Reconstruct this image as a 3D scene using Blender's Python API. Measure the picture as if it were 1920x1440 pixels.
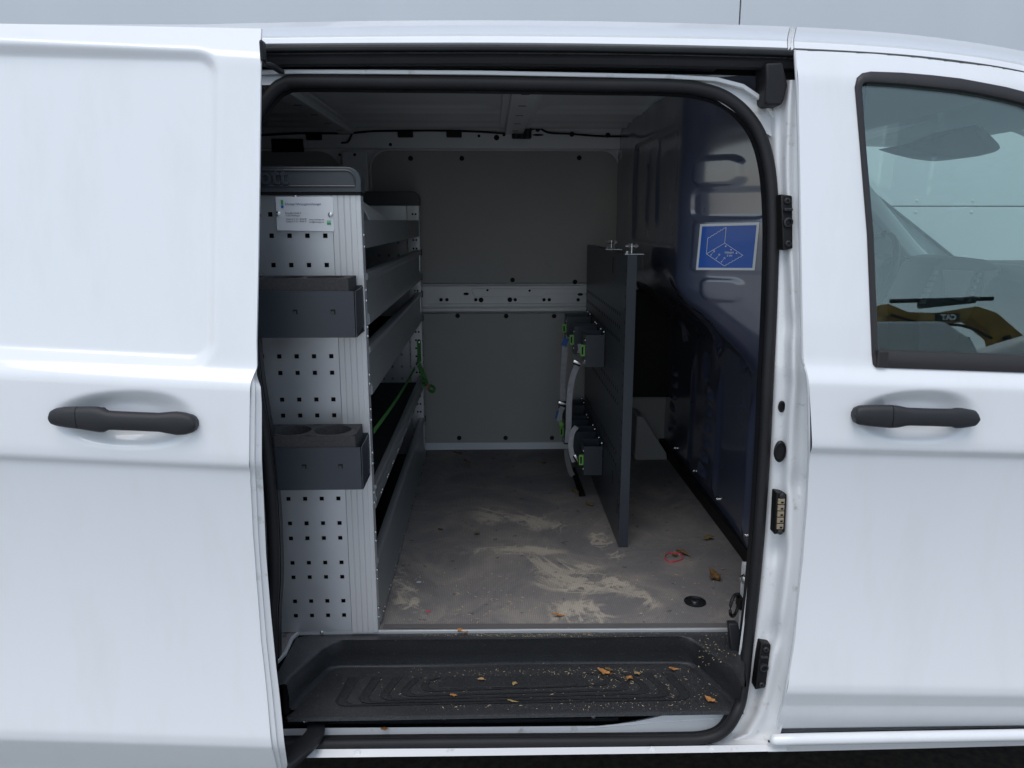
import bpy, bmesh, math, random
import numpy as np
from mathutils import Vector, Matrix
random.seed(4); rng = np.random.default_rng(4)
for o in list(bpy.data.objects): bpy.data.objects.remove(o)
S = bpy.context.scene; COL = S.collection; R = math.radians
# ------------------------------------------------------------------ camera, sky, sun, exposure
CAM = np.array([0, -1.53, 1.56]); FPX = 1440.0; YAW = R(1.6); PIT = R(12.0)
cd = bpy.data.cameras.new('camera'); cam = bpy.data.objects.new('camera', cd); COL.objects.link(cam)
cam.location = CAM; cam.rotation_euler = (R(90) - PIT, 0, -YAW)
cd.sensor_width = 36; cd.lens = 36 * FPX / 1920; cd.clip_start = .02; cd.clip_end = 800; S.camera = cam
w = bpy.data.worlds.new('World'); S.world = w; w.use_nodes = True
nt = w.node_tree; bg = nt.nodes['Background']
sky = nt.nodes.new('ShaderNodeTexSky'); sky.sky_type = 'NISHITA'; sky.sun_disc = False
sky.sun_elevation = R(64); sky.sun_rotation = R(200); sky.air_density = 1.0; sky.dust_density = 1.0; sky.ozone_density = 1.0
hs = nt.nodes.new('ShaderNodeHueSaturation'); hs.inputs['Saturation'].default_value = .66; hs.inputs['Hue'].default_value = .491
nt.links.new(sky.outputs[0], hs.inputs['Color']); nt.links.new(hs.outputs[0], bg.inputs[0]); bg.inputs[1].default_value = .145
sl = bpy.data.lights.new('sun', 'SUN'); sl.energy = .95; sl.angle = R(40); sl.color = (1, .97, .93)
sun = bpy.data.objects.new('sun', sl); COL.objects.link(sun); sun.rotation_euler = (R(26), 0, R(-20)); sun.location = (0, -4, 9)
S.view_settings.view_transform = 'Standard'; S.view_settings.look = 'None'; S.view_settings.gamma = 1
S.view_settings.exposure = .42
S.render.engine = 'CYCLES'; S.cycles.max_bounces = 10; S.cycles.diffuse_bounces = 6; S.cycles.transparent_max_bounces = 16
# ------------------------------------------------------------------ pixel -> place
fw = np.array([math.sin(YAW)*math.cos(PIT), math.cos(YAW)*math.cos(PIT), -math.sin(PIT)])
rt = np.array([math.cos(YAW), -math.sin(YAW), 0]); upv = np.cross(rt, fw)
def ray(px, py): return fw*FPX + rt*(px-960) - upv*(py-720)
def at(px, py, ax, v):
    d = ray(px, py); return CAM + d*((v-CAM[ax])/d[ax])
def Py(px, py, y): return at(px, py, 1, y)
def Pz(px, py, z): return at(px, py, 2, z)
def Px(px, py, x): return at(px, py, 0, x)
def hit(px, py, G, near=1.2, far=5.0):
    """first point of the pixel's ray where G(p) turns positive"""
    d = ray(px, py); d = d/np.linalg.norm(d); ts = np.linspace(near, far, 160); prev = ts[0]
    for t in ts:
        if G(CAM + d*t) > 0: break
        prev = t
    a, b = prev, t
    for _ in range(30):
        m = (a+b)/2
        if G(CAM+d*m) > 0: b = m
        else: a = m
    return CAM + d*b
# ------------------------------------------------------------------ materials
MATS = {}
def mat(name, col, rough=.5, metal=0, coat=0, coat_rough=.05, spec=.5, var=0, vscale=8, bump=0, bscale=200, rvar=0, stretch=None, sheen=0, dirt=None):
    m = bpy.data.materials.new(name); m.use_nodes = True; n = m.node_tree; L = n.links; p = n.nodes['Principled BSDF']
    p.inputs['Base Color'].default_value = (*col, 1); p.inputs['Roughness'].default_value = rough
    p.inputs['Metallic'].default_value = metal; p.inputs['Coat Weight'].default_value = coat; p.inputs['Coat Roughness'].default_value = coat_rough
    p.inputs['Specular IOR Level'].default_value = spec; p.inputs['Sheen Weight'].default_value = sheen
    tc = n.nodes.new('ShaderNodeTexCoord'); src = tc.outputs['Object']
    if stretch:
        mp = n.nodes.new('ShaderNodeMapping'); mp.inputs['Scale'].default_value = stretch; L.new(src, mp.inputs[0]); src = mp.outputs[0]
    def noise(sc, det=4, ro=.6):
        t = n.nodes.new('ShaderNodeTexNoise'); t.inputs['Scale'].default_value = sc; t.inputs['Detail'].default_value = det; t.inputs['Roughness'].default_value = ro
        L.new(src, t.inputs['Vector']); return t.outputs['Fac']
    def mrange(f, a, b, c, d):
        r = n.nodes.new('ShaderNodeMapRange'); L.new(f, r.inputs[0])
        for i, v in enumerate((a, b, c, d)): r.inputs[i+1].default_value = v
        return r.outputs[0]
    colsock = None
    if var:
        mx = n.nodes.new('ShaderNodeMix'); mx.data_type = 'RGBA'
        mx.inputs['A'].default_value = (*[c*(1-var) for c in col], 1); mx.inputs['B'].default_value = (*[min(1, c*(1+var)) for c in col], 1)
        L.new(mrange(noise(vscale), .3, .7, 0, 1), mx.inputs['Factor']); L.new(mx.outputs['Result'], p.inputs['Base Color']); colsock = mx.outputs['Result']
    if dirt:   # (colour, noise scale, threshold low, high): specks and stains with their own shape
        for (dc, ds, lo, hi) in dirt:
            dx = n.nodes.new('ShaderNodeMix'); dx.data_type = 'RGBA'; dx.inputs['B'].default_value = (*dc, 1)
            if colsock: L.new(colsock, dx.inputs['A'])
            else: dx.inputs['A'].default_value = (*col, 1)
            L.new(mrange(noise(ds, 5, .65), lo, hi, 0, 1), dx.inputs['Factor']); L.new(dx.outputs['Result'], p.inputs['Base Color']); colsock = dx.outputs['Result']
    if rvar: L.new(mrange(noise(vscale*1.7+3), .25, .75, max(.02, rough-rvar), rough+rvar), p.inputs['Roughness'])
    if bump:
        b = n.nodes.new('ShaderNodeBump'); b.inputs['Strength'].default_value = bump; b.inputs['Distance'].default_value = .002
        L.new(noise(bscale, 3), b.inputs['Height']); L.new(b.outputs[0], p.inputs['Normal'])
    MATS[name] = m; return m
WHITE = mat('white_paint', (.80, .81, .82), .38, coat=.9, coat_rough=.05, bump=.012, bscale=9, stretch=(1, 1, .25), dirt=[((.74, .745, .74), 9, .50, .95), ((.66, .65, .63), 150, .74, .82)])
JAMB = mat('white_paint_jamb', (.72, .725, .73), .35, coat=.6, coat_rough=.12, dirt=[((.42, .40, .36), 26, .60, .78), ((.2, .19, .17), 190, .70, .76)])
INNER = mat('white_paint_inner', (.66, .67, .675), .4, coat=.4, coat_rough=.15, var=.03)
RUB = mat('black_rubber', (.015, .015, .017), .55, spec=.3, bump=.15, bscale=300, var=.2, dirt=[((.16, .15, .13), 120, .70, .80)])
RUBS = mat('black_rubber_smooth', (.011, .0115, .013), .45, spec=.3, var=.2, vscale=20)
PLA = mat('dark_plastic', (.015, .016, .019), .45, bump=.25, bscale=700, var=.15, vscale=12, dirt=[((.12, .12, .11), 60, .66, .9)])
STEPM = mat('step_plastic', (.020, .022, .026), .45, bump=.3, bscale=600, var=.15, vscale=12, dirt=[((.085, .08, .072), 420, .50, .75), ((.22, .20, .16), 170, .66, .72)])
HAN = mat('handle_plastic', (.015, .0155, .018), .5, bump=.3, bscale=900)
TRIM = mat('window_trim', (.021, .019, .020), .5, bump=.1, bscale=500)
ALU = mat('aluminium', (.62, .635, .66), .36, metal=.8, rvar=.05, vscale=6, var=.04)
ALUP = mat('aluminium_profile', (.60, .60, .605), .42, metal=.6, var=.03, stretch=(1, 1, .1))
LIP = mat('aluminium_lip', (.28, .295, .30), .38, metal=.55, var=.06, stretch=(1, .15, 1), rvar=.06)
ZINC = mat('zinc', (.75, .75, .74), .22, metal=1)
STEEL = mat('dark_steel', (.030, .036, .046), .36, bump=.06, bscale=900, var=.08)
CAP = mat('cap_plastic', (.040, .047, .055), .38, bump=.15, bscale=800)
FOAM = mat('foam', (.042, .041, .043), .95, bump=.7, bscale=420, var=.25, vscale=160)
LINE = mat('lining_board', (.33, .322, .305), .62, var=.04, vscale=3, bump=.05, bscale=400, dirt=[((.26, .255, .245), 9, .66, .8), ((.44, .43, .41), 60, .70, .76)])
FRAME = mat('wall_frame_paint', (.66, .66, .655), .38, coat=.3, var=.04)
BULK = mat('partition_paint', (.058, .068, .112), .30, coat=1, coat_rough=.10, spec=.8, var=.06, vscale=4, rvar=.04); BULK.node_tree.nodes['Principled BSDF'].inputs['Coat IOR'].default_value = 1.7
BLK = mat('black_hole', (.004, .004, .004), .8)
DARK = mat('dark_metal', (.007, .007, .0075), .5, spec=.25)
SHELF = mat('shelf_mat', (.012, .012, .013), .8, bump=.3, bscale=300)
GREEN = mat('green_webbing', (.045, .19, .035), .75, bump=.5, bscale=600)
GREENP = mat('green_plastic', (.16, .44, .07), .45)
GREY = mat('grey_webbing', (.34, .33, .34), .8, bump=.5, bscale=500, var=.15, vscale=60)
BLUE = mat('blue_label', (.01, .09, .30), .5)
RED = mat('red_rubber', (.55, .07, .09), .5)
SIGNB = mat('sticker_blue', (.0, .10, .50), .35, coat=.25, coat_rough=.06)
SIGNW = mat('sticker_white', (.80, .80, .80), .3, coat=.6)
PLATE = mat('plate_alu', (.74, .75, .77), .4, metal=.35)
INKB = mat('ink_blue', (.03, .05, .22), .5); INKK = mat('ink_black', (.02, .02, .025), .5); INKG = mat('ink_green', (.03, .33, .10), .5); INKL = mat('ink_pale_green', (.30, .52, .36), .5); INKBB = mat('ink_royal_blue', (.01, .08, .36), .5)
TRUCK = mat('truck_panel', (.58, .61, .645), .4, coat=.15, var=.025, vscale=1.2, stretch=(1, 1, .3))
ASPH = mat('dark_soil', (.045, .036, .028), .9, var=.5, vscale=40, bump=.8, bscale=60); BOUNCE = mat('bounce_slab_grey', (.35, .355, .355), .85, var=.15, vscale=12, bump=.4, bscale=150, dirt=[((.17, .165, .16), .9, .5, .75)])
DASH = mat('dash_plastic', (.030, .031, .033), .55, bump=.3, bscale=500); DASHL = mat('dash_trim', (.10, .10, .105), .5); HEAD = mat('headliner', (.34, .35, .35), .9, bump=.2, bscale=400)
SCREEN = mat('screen_glass', (.10, .11, .115), .15)
CATY = mat('excavator_yellow', (.34, .19, .03), .5, var=.4, vscale=3)
LEAFM = [mat('leaf_brown', (.14, .075, .022), .7, var=.35, vscale=90), mat('leaf_olive', (.14, .10, .035), .7, var=.3, vscale=90), mat('leaf_orange', (.42, .19, .06), .7, var=.3, vscale=90), mat('leaf_tan', (.40, .26, .11), .7, var=.3, vscale=90)]
CRUMB = mat('crumb_wood', (.42, .33, .20), .9, var=.5, vscale=60)

def floor_material():
    m = bpy.data.materials.new('antislip_floor'); m.use_nodes = True; n = m.node_tree; L = n.links; p = n.nodes['Principled BSDF']
    tc = n.nodes.new('ShaderNodeTexCoord'); O = tc.outputs['Object']
    def node(t, **k):
        x = n.nodes.new(t)
        for a, b in k.items(): setattr(x, a, b)
        return x
    def noise(sc, det=5, ro=.6, dist=0, vec=None):
        t = node('ShaderNodeTexNoise'); t.inputs['Scale'].default_value = sc; t.inputs['Detail'].default_value = det; t.inputs['Roughness'].default_value = ro; t.inputs['Distortion'].default_value = dist
        L.new(vec or O, t.inputs['Vector']); return t.outputs['Fac']
    def mapr(f, a, b, c=0, d=1):
        r = node('ShaderNodeMapRange'); r.interpolation_type = 'SMOOTHSTEP'; L.new(f, r.inputs[0])
        for i, v in enumerate((a, b, c, d)): r.inputs[i+1].default_value = v
        return r.outputs[0]
    def math_(op, a, b):
        x = node('ShaderNodeMath', operation=op)
        for i, v in enumerate((a, b)):
            if isinstance(v, (int, float)): x.inputs[i].default_value = v
            else: L.new(v, x.inputs[i])
        return x.outputs[0]
    def blob(c, sx, sy, rot=0):
        mp = node('ShaderNodeMapping', vector_type='TEXTURE'); mp.inputs['Location'].default_value = (*c, .56); mp.inputs['Rotation'].default_value = (0, 0, R(rot)); mp.inputs['Scale'].default_value = (sx, sy, 1)
        L.new(warp, mp.inputs[0]); g = node('ShaderNodeVectorMath', operation='LENGTH'); L.new(mp.outputs[0], g.inputs[0])
        return mapr(g.outputs['Value'], 1.0, .15)
    # warped coordinates give the swept look of the sand
    wn = node('ShaderNodeTexNoise'); wn.inputs['Scale'].default_value = 4.5; wn.inputs['Detail'].default_value = 3; L.new(O, wn.inputs['Vector'])
    wv = node('ShaderNodeVectorMath', operation='SUBTRACT'); L.new(wn.outputs['Color'], wv.inputs[0]); wv.inputs[1].default_value = (.5, .5, .5)
    wsx = node('ShaderNodeVectorMath', operation='MULTIPLY'); L.new(wv.outputs[0], wsx.inputs[0]); wsx.inputs[1].default_value = (.22, .22, 0)
    wa = node('ShaderNodeVectorMath', operation='ADD'); L.new(O, wa.inputs[0]); L.new(wsx.outputs[0], wa.inputs[1]); warp = wa.outputs[0]
    sm = node('ShaderNodeMapping'); sm.inputs['Rotation'].default_value = (0, 0, R(35)); sm.inputs['Scale'].default_value = (4, 11, 1); L.new(warp, sm.inputs[0])
    streak = mapr(noise(6.5, 9, .70, 1.6), .38, .70)
    rg = math_('ABSOLUTE', math_('SUBTRACT', noise(3.6, 8, .58, 1.3), .5), 0); ridge = mapr(rg, .045, .0); rg2 = math_('ABSOLUTE', math_('SUBTRACT', noise(7.5, 8, .6, .8), .5), 0); ridge = math_('MAXIMUM', ridge, math_('MULTIPLY', mapr(rg2, .03, .0), .7))
    broad = mapr(noise(3.2, 5, .6, 1.2), .40, .68)
    blobs = None
    for b in (((.20, .30), .13, .16, -25), ((.22, .52), .30, .13, -30), ((.08, .68), .24, .07, 10), ((.10, .95), .30, .14, -20), ((-.22, .42), .05, .22, 12), ((.34, .72), .05, .22, 14), ((.33, .47), .08, .26, 38)):
        v = blob(*b); blobs = v if blobs is None else math_('MAXIMUM', blobs, v)
    heavy = mapr(math_('MULTIPLY', blobs, math_('ADD', math_('MAXIMUM', streak, ridge), .15)), .22, .85)
    dust = math_('ADD', math_('ADD', math_('MULTIPLY', broad, .26), math_('MULTIPLY', ridge, .10)), math_('MULTIPLY', heavy, .66))
    # fabric-like grain of the board: fine ribs along the depth of the van
    wave = node('ShaderNodeTexWave', wave_type='BANDS', bands_direction='X'); wave.inputs['Scale'].default_value = 62; wave.inputs['Distortion'].default_value = .6; L.new(O, wave.inputs['Vector'])
    grain = noise(420, 2)
    fine = math_('ADD', math_('MULTIPLY', wave.outputs['Fac'], .35), math_('MULTIPLY', grain, .75))
    dusty = math_('MULTIPLY', dust, math_('ADD', math_('MULTIPLY', fine, .8), .42))
    base = node('ShaderNodeMix', data_type='RGBA'); base.inputs['A'].default_value = (.088, .083, .085, 1); base.inputs['B'].default_value = (.195, .185, .187, 1); L.new(fine, base.inputs['Factor'])
    b2 = node('ShaderNodeMix', data_type='RGBA'); b2.inputs['B'].default_value = (.46, .41, .33, 1); L.new(base.outputs['Result'], b2.inputs['A'])
    cl = node('ShaderNodeClamp'); L.new(dusty, cl.inputs[0]); L.new(cl.outputs[0], b2.inputs['Factor'])
    spots = mapr(noise(38, 2, .4), .70, .74); b3 = node('ShaderNodeMix', data_type='RGBA'); b3.inputs['B'].default_value = (.05, .045, .045, 1); L.new(b2.outputs['Result'], b3.inputs['A']); L.new(math_('MULTIPLY', spots, .6), b3.inputs['Factor'])
    L.new(b3.outputs['Result'], p.inputs['Base Color']); p.inputs['Roughness'].default_value = .75
    bp = node('ShaderNodeBump'); bp.inputs['Strength'].default_value = .35; bp.inputs['Distance'].default_value = .0015; L.new(fine, bp.inputs['Height']); L.new(bp.outputs[0], p.inputs['Normal'])
    return m
FLOOR = floor_material()
def glass_material(name, tint, ior=.05):
    m = bpy.data.materials.new(name); m.use_nodes = True; n = m.node_tree; L = n.links
    n.nodes.remove(n.nodes['Principled BSDF']); out = n.nodes['Material Output']
    t = n.nodes.new('ShaderNodeBsdfTransparent'); t.inputs[0].default_value = (*tint, 1)
    g = n.nodes.new('ShaderNodeBsdfGlossy'); g.inputs['Roughness'].default_value = .01; g.inputs[0].default_value = (.93, 1, .97, 1)
    ge = n.nodes.new('ShaderNodeNewGeometry'); dt = n.nodes.new('ShaderNodeVectorMath'); dt.operation = 'DOT_PRODUCT'; L.new(ge.outputs['Normal'], dt.inputs[0]); L.new(ge.outputs['Incoming'], dt.inputs[1])
    def mth(op, a, b=None):
        q = n.nodes.new('ShaderNodeMath'); q.operation = op
        for i, v in enumerate((a, b)):
            if v is None: continue
            if isinstance(v, (int, float)): q.inputs[i].default_value = v
            else: L.new(v, q.inputs[i])
        return q
    # Schlick reflectance of one glass face (the pane does not refract, so no total internal reflection)
    f = mth('ADD', mth('MULTIPLY', mth('POWER', mth('SUBTRACT', 1.0, mth('ABSOLUTE', dt.outputs['Value']).outputs[0]).outputs[0], 5.0).outputs[0], 1-ior).outputs[0], ior)
    x = n.nodes.new('ShaderNodeMixShader'); L.new(f.outputs[0], x.inputs[0]); L.new(t.outputs[0], x.inputs[1]); L.new(g.outputs[0], x.inputs[2]); L.new(x.outputs[0], out.inputs[0])
    return m
GLASS = glass_material('tinted_glass', (.86, .955, .915), .09)
# ------------------------------------------------------------------ object helpers
def tag(o, label=None, cat=None, group=None, kind=None):
    for k, v in (('label', label), ('category', cat), ('group', group), ('kind', kind)):
        if v: o[k] = v
    return o
def thing(name, loc, label, cat, group=None):
    o = bpy.data.objects.new(name, None); COL.objects.link(o); o.location = loc; o.empty_display_size = .05
    return tag(o, label, cat, group)
def put(o, parent):
    COL.objects.link(o)
    if parent:
        o.parent = parent
        if parent.type == 'EMPTY': o.matrix_parent_inverse = Matrix.Translation(-Vector(parent.location))
    return o
def mesh(name, V, Fc, m, parent=None, smooth=False, auto=None, loc=None):
    me = bpy.data.meshes.new(name); V = [tuple(map(float, v)) for v in V]
    if loc is not None: V = [(v[0]-loc[0], v[1]-loc[1], v[2]-loc[2]) for v in V]
    me.from_pydata(V, [], Fc); me.materials.append(m)
    o = bpy.data.objects.new(name, me)
    if loc is not None: o.location = loc
    fix(me, smooth, auto); return put(o, parent)
def fix(me, smooth, auto=None):
    bm = bmesh.new(); bm.from_mesh(me); bmesh.ops.recalc_face_normals(bm, faces=bm.faces)
    if smooth or auto:
        for f in bm.faces: f.smooth = True
        if auto:
            for e in bm.edges:
                if len(e.link_faces) == 2 and e.calc_face_angle(0) > R(auto): e.smooth = False
    bm.to_mesh(me); bm.free()
def from_bm(name, bm, m, parent=None, smooth=False, auto=None, loc=None):
    me = bpy.data.meshes.new(name); bm.to_mesh(me); bm.free(); me.materials.append(m)
    fix(me, smooth, auto); o = bpy.data.objects.new(name, me)
    if loc is not None: o.location = loc
    return put(o, parent)
def bm_box(bm, x0, x1, y0, y1, z0, z1, bev=0, seg=2):
    r = bmesh.ops.create_cube(bm, size=1); vs = r['verts']
    for v in vs: v.co = ((x0+x1)/2+v.co.x*(x1-x0), (y0+y1)/2+v.co.y*(y1-y0), (z0+z1)/2+v.co.z*(z1-z0))
    if bev:
        es = list({e for v in vs for e in v.link_edges}); bmesh.ops.bevel(bm, geom=es, offset=bev, segments=seg, profile=.5, affect='EDGES')
def box(name, x0, x1, y0, y1, z0, z1, m, parent=None, bev=0, seg=2, loc=None):
    bm = bmesh.new(); bm_box(bm, min(x0, x1), max(x0, x1), min(y0, y1), max(y0, y1), min(z0, z1), max(z0, z1), bev, seg)
    return from_bm(name, bm, m, parent, loc=loc)
def inst(src, loc, parent=None, rot=None, scale=None, name=None):
    o = bpy.data.objects.new(name or src.name.split('.')[0], src.data); o.location = loc
    if rot: o.rotation_euler = rot
    if scale: o.scale = scale
    return put(o, parent)
def grid(name, f, nu, nv, m, parent=None, smooth=True, auto=None, keep=None, thick=0):
    V = [f(i/nu, j/nv) for j in range(nv+1) for i in range(nu+1)]; Fc = []
    for j in range(nv):
        for i in range(nu):
            a = j*(nu+1)+i; q = (a, a+1, a+nu+2, a+nu+1)
            if keep and not keep(np.mean([V[k] for k in q], axis=0)): continue
            Fc.append(q)
    o = mesh(name, V, Fc, m, parent, smooth, auto)
    if thick:
        md = o.modifiers.new('thickness', 'SOLIDIFY'); md.thickness = thick; md.offset = 0
    return o
def frames(P, closed=False):
    P = [Vector(p) for p in P]; n = len(P); T = []
    for i in range(n):
        a = P[(i-1) % n] if (closed or i > 0) else P[i]; b = P[(i+1) % n] if (closed or i < n-1) else P[i]
        T.append((b-a).normalized())
    return P, T
def sweep(name, path, prof, m, parent=None, closed=False, ref=(0, -1, 0), smooth=True, auto=40, caps=True, scale=None, vary=None, loc=None):
    """prof: closed list of (a,b): a along ref-ish normal, b along side"""
    P, T = frames(path, closed); n = len(P); k = len(prof); V = []; ref = Vector(ref)
    for i in range(n):
        t = T[i]; nn = (ref - t*ref.dot(t))
        nn = nn.normalized() if nn.length > 1e-6 else Vector((0, 0, 1)); s = t.cross(nn)
        sc = scale[i] if scale else 1; pr = vary(i/(n-1)) if vary else prof
        for a, b in pr: V.append(P[i] + nn*a*sc + s*b*sc)
    Fc = []
    for i in range(n if closed else n-1):
        for j in range(k):
            a = i*k+j; b = i*k+(j+1) % k; c = ((i+1) % n)*k+(j+1) % k; d = ((i+1) % n)*k+j; Fc.append((a, b, c, d))
    if not closed and caps: Fc += [tuple(range(k)), tuple(range((n-1)*k, n*k))]
    return mesh(name, V, Fc, m, parent, smooth, auto, loc)
def circ(r, n=10, ry=None): return [(r*math.cos(2*math.pi*i/n), (ry or r)*math.sin(2*math.pi*i/n)) for i in range(n)]
def rrect(a, b, r, n=4):
    out = []
    for cx, cy, s in ((a-r, b-r, 0), (-a+r, b-r, 90), (-a+r, -b+r, 180), (a-r, -b+r, 270)):
        for i in range(n+1):
            t = R(s+90*i/n); out.append((cx+r*math.cos(t), cy+r*math.sin(t)))
    return out
def spline(P, n=8, closed=False):
    P = [np.array(p, float) for p in P]; N = len(P); out = []
    for i in range(N if closed else N-1):
        p1, p2 = P[i], P[(i+1) % N]; p0 = P[(i-1) % N] if (closed or i > 0) else 2*p1-p2; p3 = P[(i+2) % N] if (closed or i+2 < N) else 2*p2-p1
        for j in range(n):
            t = j/n; out.append(.5*((2*p1)+(-p0+p2)*t+(2*p0-5*p1+4*p2-p3)*t*t+(-p0+3*p1-3*p2+p3)*t**3))
    if not closed: out.append(P[-1])
    return out
def prism(name, poly, ext, m, parent=None, bev=0, auto=None, loc=None):
    """poly: list of 3-D points, ext: 3-D offset"""
    n = len(poly); ext = np.array(ext); V = [np.array(p) for p in poly] + [np.array(p)+ext for p in poly]
    bm = bmesh.new(); vs = [bm.verts.new(v) for v in V]
    bm.faces.new(vs[:n]); bm.faces.new(vs[n:][::-1])
    for i in range(n): bm.faces.new((vs[i], vs[(i+1) % n], vs[n+(i+1) % n], vs[n+i]))
    bmesh.ops.recalc_face_normals(bm, faces=bm.faces)
    if bev:
        bmesh.ops.bevel(bm, geom=list(bm.edges), offset=bev, segments=2, profile=.5, affect='EDGES')
    if loc is not None:
        for v in bm.verts: v.co -= Vector(loc)
    return from_bm(name, bm, m, parent, auto=auto or (20 if bev else None), loc=loc)
def lathe_mesh(name, prof, m, n=16, axis='z'):
    """prof: (r, h) list; returns hidden-free source mesh data only"""
    V = []; Fc = []
    for r, h in prof:
        for i in range(n):
            t = 2*math.pi*i/n; c, s = r*math.cos(t), r*math.sin(t)
            V.append({'z': (c, s, h), 'y': (c, -h, s), 'x': (h, c, s)}[axis])
    for j in range(len(prof)-1):
        for i in range(n):
            a = j*n+i; b = j*n+(i+1) % n; Fc.append((a, b, b+n, a+n))
    Fc.append(tuple(range((len(prof)-1)*n, len(prof)*n))); Fc.append(tuple(range(n))[::-1])
    me = bpy.data.meshes.new(name); me.from_pydata(V, [], Fc); me.materials.append(m); fix(me, True, 40); return me
def place(me, loc, parent=None, name=None, rot=None, scale=None):
    o = bpy.data.objects.new(name or me.name, me); o.location = loc
    if rot: o.rotation_euler = rot
    if scale: o.scale = scale
    return put(o, parent)
def text_mesh(name, s, fmap, m, parent=None, size=1, align='LEFT', bold=0, thick=0):
    c = bpy.data.curves.new(name, 'FONT'); c.body = s; c.size = size; c.align_x = align; c.offset = bold; c.resolution_u = 3; c.extrude = thick
    o = bpy.data.objects.new(name, c); COL.objects.link(o); bpy.context.view_layer.update()
    me = bpy.data.meshes.new_from_object(o.evaluated_get(bpy.context.evaluated_depsgraph_get()))
    bpy.data.objects.remove(o); bpy.data.curves.remove(c)
    for v in me.vertices: v.co = Vector(tuple(map(float, fmap(v.co.x, v.co.y, v.co.z))))
    me.materials.clear(); me.materials.append(m); me.name = name
    return put(bpy.data.objects.new(name, me), parent)
def sstep(a, b, x):
    t = min(1, max(0, (x-a)/(b-a))); return t*t*(3-2*t)
def smooth_profile(pts, sig=.005):
    z = np.arange(pts[0][0]-.08, pts[-1][0]+.08, .001); zz = [p[0] for p in pts]; yy = [p[1] for p in pts]
    y = np.interp(z, zz, yy)
    s0 = (yy[1]-yy[0])/(zz[1]-zz[0]); s1 = (yy[-1]-yy[-2])/(zz[-1]-zz[-2])
    y = np.where(z < zz[0], yy[0]+(z-zz[0])*s0, y); y = np.where(z > zz[-1], yy[-1]+(z-zz[-1])*s1, y)
    k = np.exp(-.5*(np.arange(-25, 26)*.001/sig)**2); k /= k.sum(); yp = np.pad(y, 25, mode='reflect', reflect_type='odd')
    y = np.convolve(yp, k, 'valid'); return lambda q: float(np.interp(q, z, y))
def tum(z): return 0 if z < 1.25 else .175*(z-1.25)
SCREW = lathe_mesh('screw', [(.0045, 0), (.0045, .001), (.0035, .0022), (.0012, .0026), (.001, .0012)], ZINC, 12, 'y')
RIVET = lathe_mesh('rivet', [(.004, 0), (.0036, .0012), (.002, .0022), (.0005, .0024)], ZINC, 10, 'x')
CLIP = lathe_mesh('lining_clip', [(.010, 0), (.010, .002), (.006, .0035), (.003, .003)], BLK, 14, 'y')
HOLE = lathe_mesh('punched_hole', [(.0075, 0), (.0075, .0007), (.0055, .0007)], BLK, 12, 'y')
# ------------------------------------------------------------------ ground
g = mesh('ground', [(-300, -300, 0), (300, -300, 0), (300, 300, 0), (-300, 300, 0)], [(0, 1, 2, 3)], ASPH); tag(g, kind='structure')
g = box('bounce_slab', -60, 60, -60, -.30, -.1, .004, BOUNCE); tag(g, kind='structure')  # unseen pale slab, added to bounce light onto the doors and ceiling
# ================================================================== THE VAN
van = thing('delivery_van', (0, .95, 0), 'white delivery van with its side sliding door open and fitted cargo bay', 'van')
# ---- front door skin (fixed body side forward of the opening)
KR = .034
_pr = smooth_profile([(.40, .034), (.419, .030), (.526, -.010)] + [(z_, -.012+.026*(1-((z_-.815)/.28)**2)) for z_ in np.arange(.545, 1.09, .01)] + [(1.101, -.024), (1.12, -.025), (1.236, -.020), (1.244, -.017), (1.268, .002), (1.285, .006), (1.835, .104), (1.85, .108), (1.905, .135)], .0045)
def cup(x, z, cx, cz, a, b, depth):
    dx = (x-cx)/a; dz = (z-cz)/(b*(1+.10*dx)); r = (abs(dx)**2.3+abs(dz)**2.3)**(1/2.3)
    return depth*(1-sstep(.42, 1.0, r))
hR = Py(1717, 781, -.02); hL = Py(234, 786, -.12)
def SR(x, z): return _pr(z + KR*(x-.66)) + cup(x, z, hR[0], hR[2], .136, .059, .024)
GR = lambda p: p[1]-SR(p[0], p[2])
edgeR = [(1492, 93), (1494, 125), (1498, 200), (1502, 400), (1506, 640), (1507, 678), (1511, 690), (1517, 720), (1519, 850), (1514, 950), (1506, 1050), (1491, 1200), (1474, 1300), (1455, 1378)]
eR = sorted([tuple(hit(a, b, GR)[[2, 0]]) for a, b in edgeR]); eRz = [e[0] for e in eR]; eRx = [e[1] for e in eR]
topR = [tuple(hit(a, b, GR)[[0, 2]]) for a, b in ((1492, 94), (1560, 97), (1640, 101), (1720, 108), (1800, 118), (1860, 125), (1920, 136))] + [(1.35, 1.80), (1.6, 1.66)]
def ztopR(x): return float(np.interp(x, [t[0] for t in topR], [t[1] for t in topR]))
win_o = [(1602, 164), (1606, 146), (1616, 137), (1631, 134), (1690, 136), (1749, 141), (1800, 147), (1843, 155), (1885, 163), (1920, 172), (1990, 200), (2100, 275), (2150, 700), (1920, 699), (1780, 694), (1660, 690), (1641, 689), (1636, 683), (1634, 664), (1625, 440), (1612, 280)]
win_i = [(1616, 168), (1617, 160), (1620, 156), (1632, 155), (1690, 159), (1749, 165), (1800, 170.5), (1843, 178), (1885, 187), (1920, 196), (1980, 222), (2080, 300), (2130, 668), (1920, 666), (1780, 660.5), (1670, 657), (1650, 656), (1647, 655), (1646, 648), (1638, 440), (1624, 280)]
def on_skin(P, G): return [hit(a, b, G, 1.2, 3.0) for a, b in P]
WO = on_skin(win_o, GR); WI = on_skin(win_i, GR)
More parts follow.
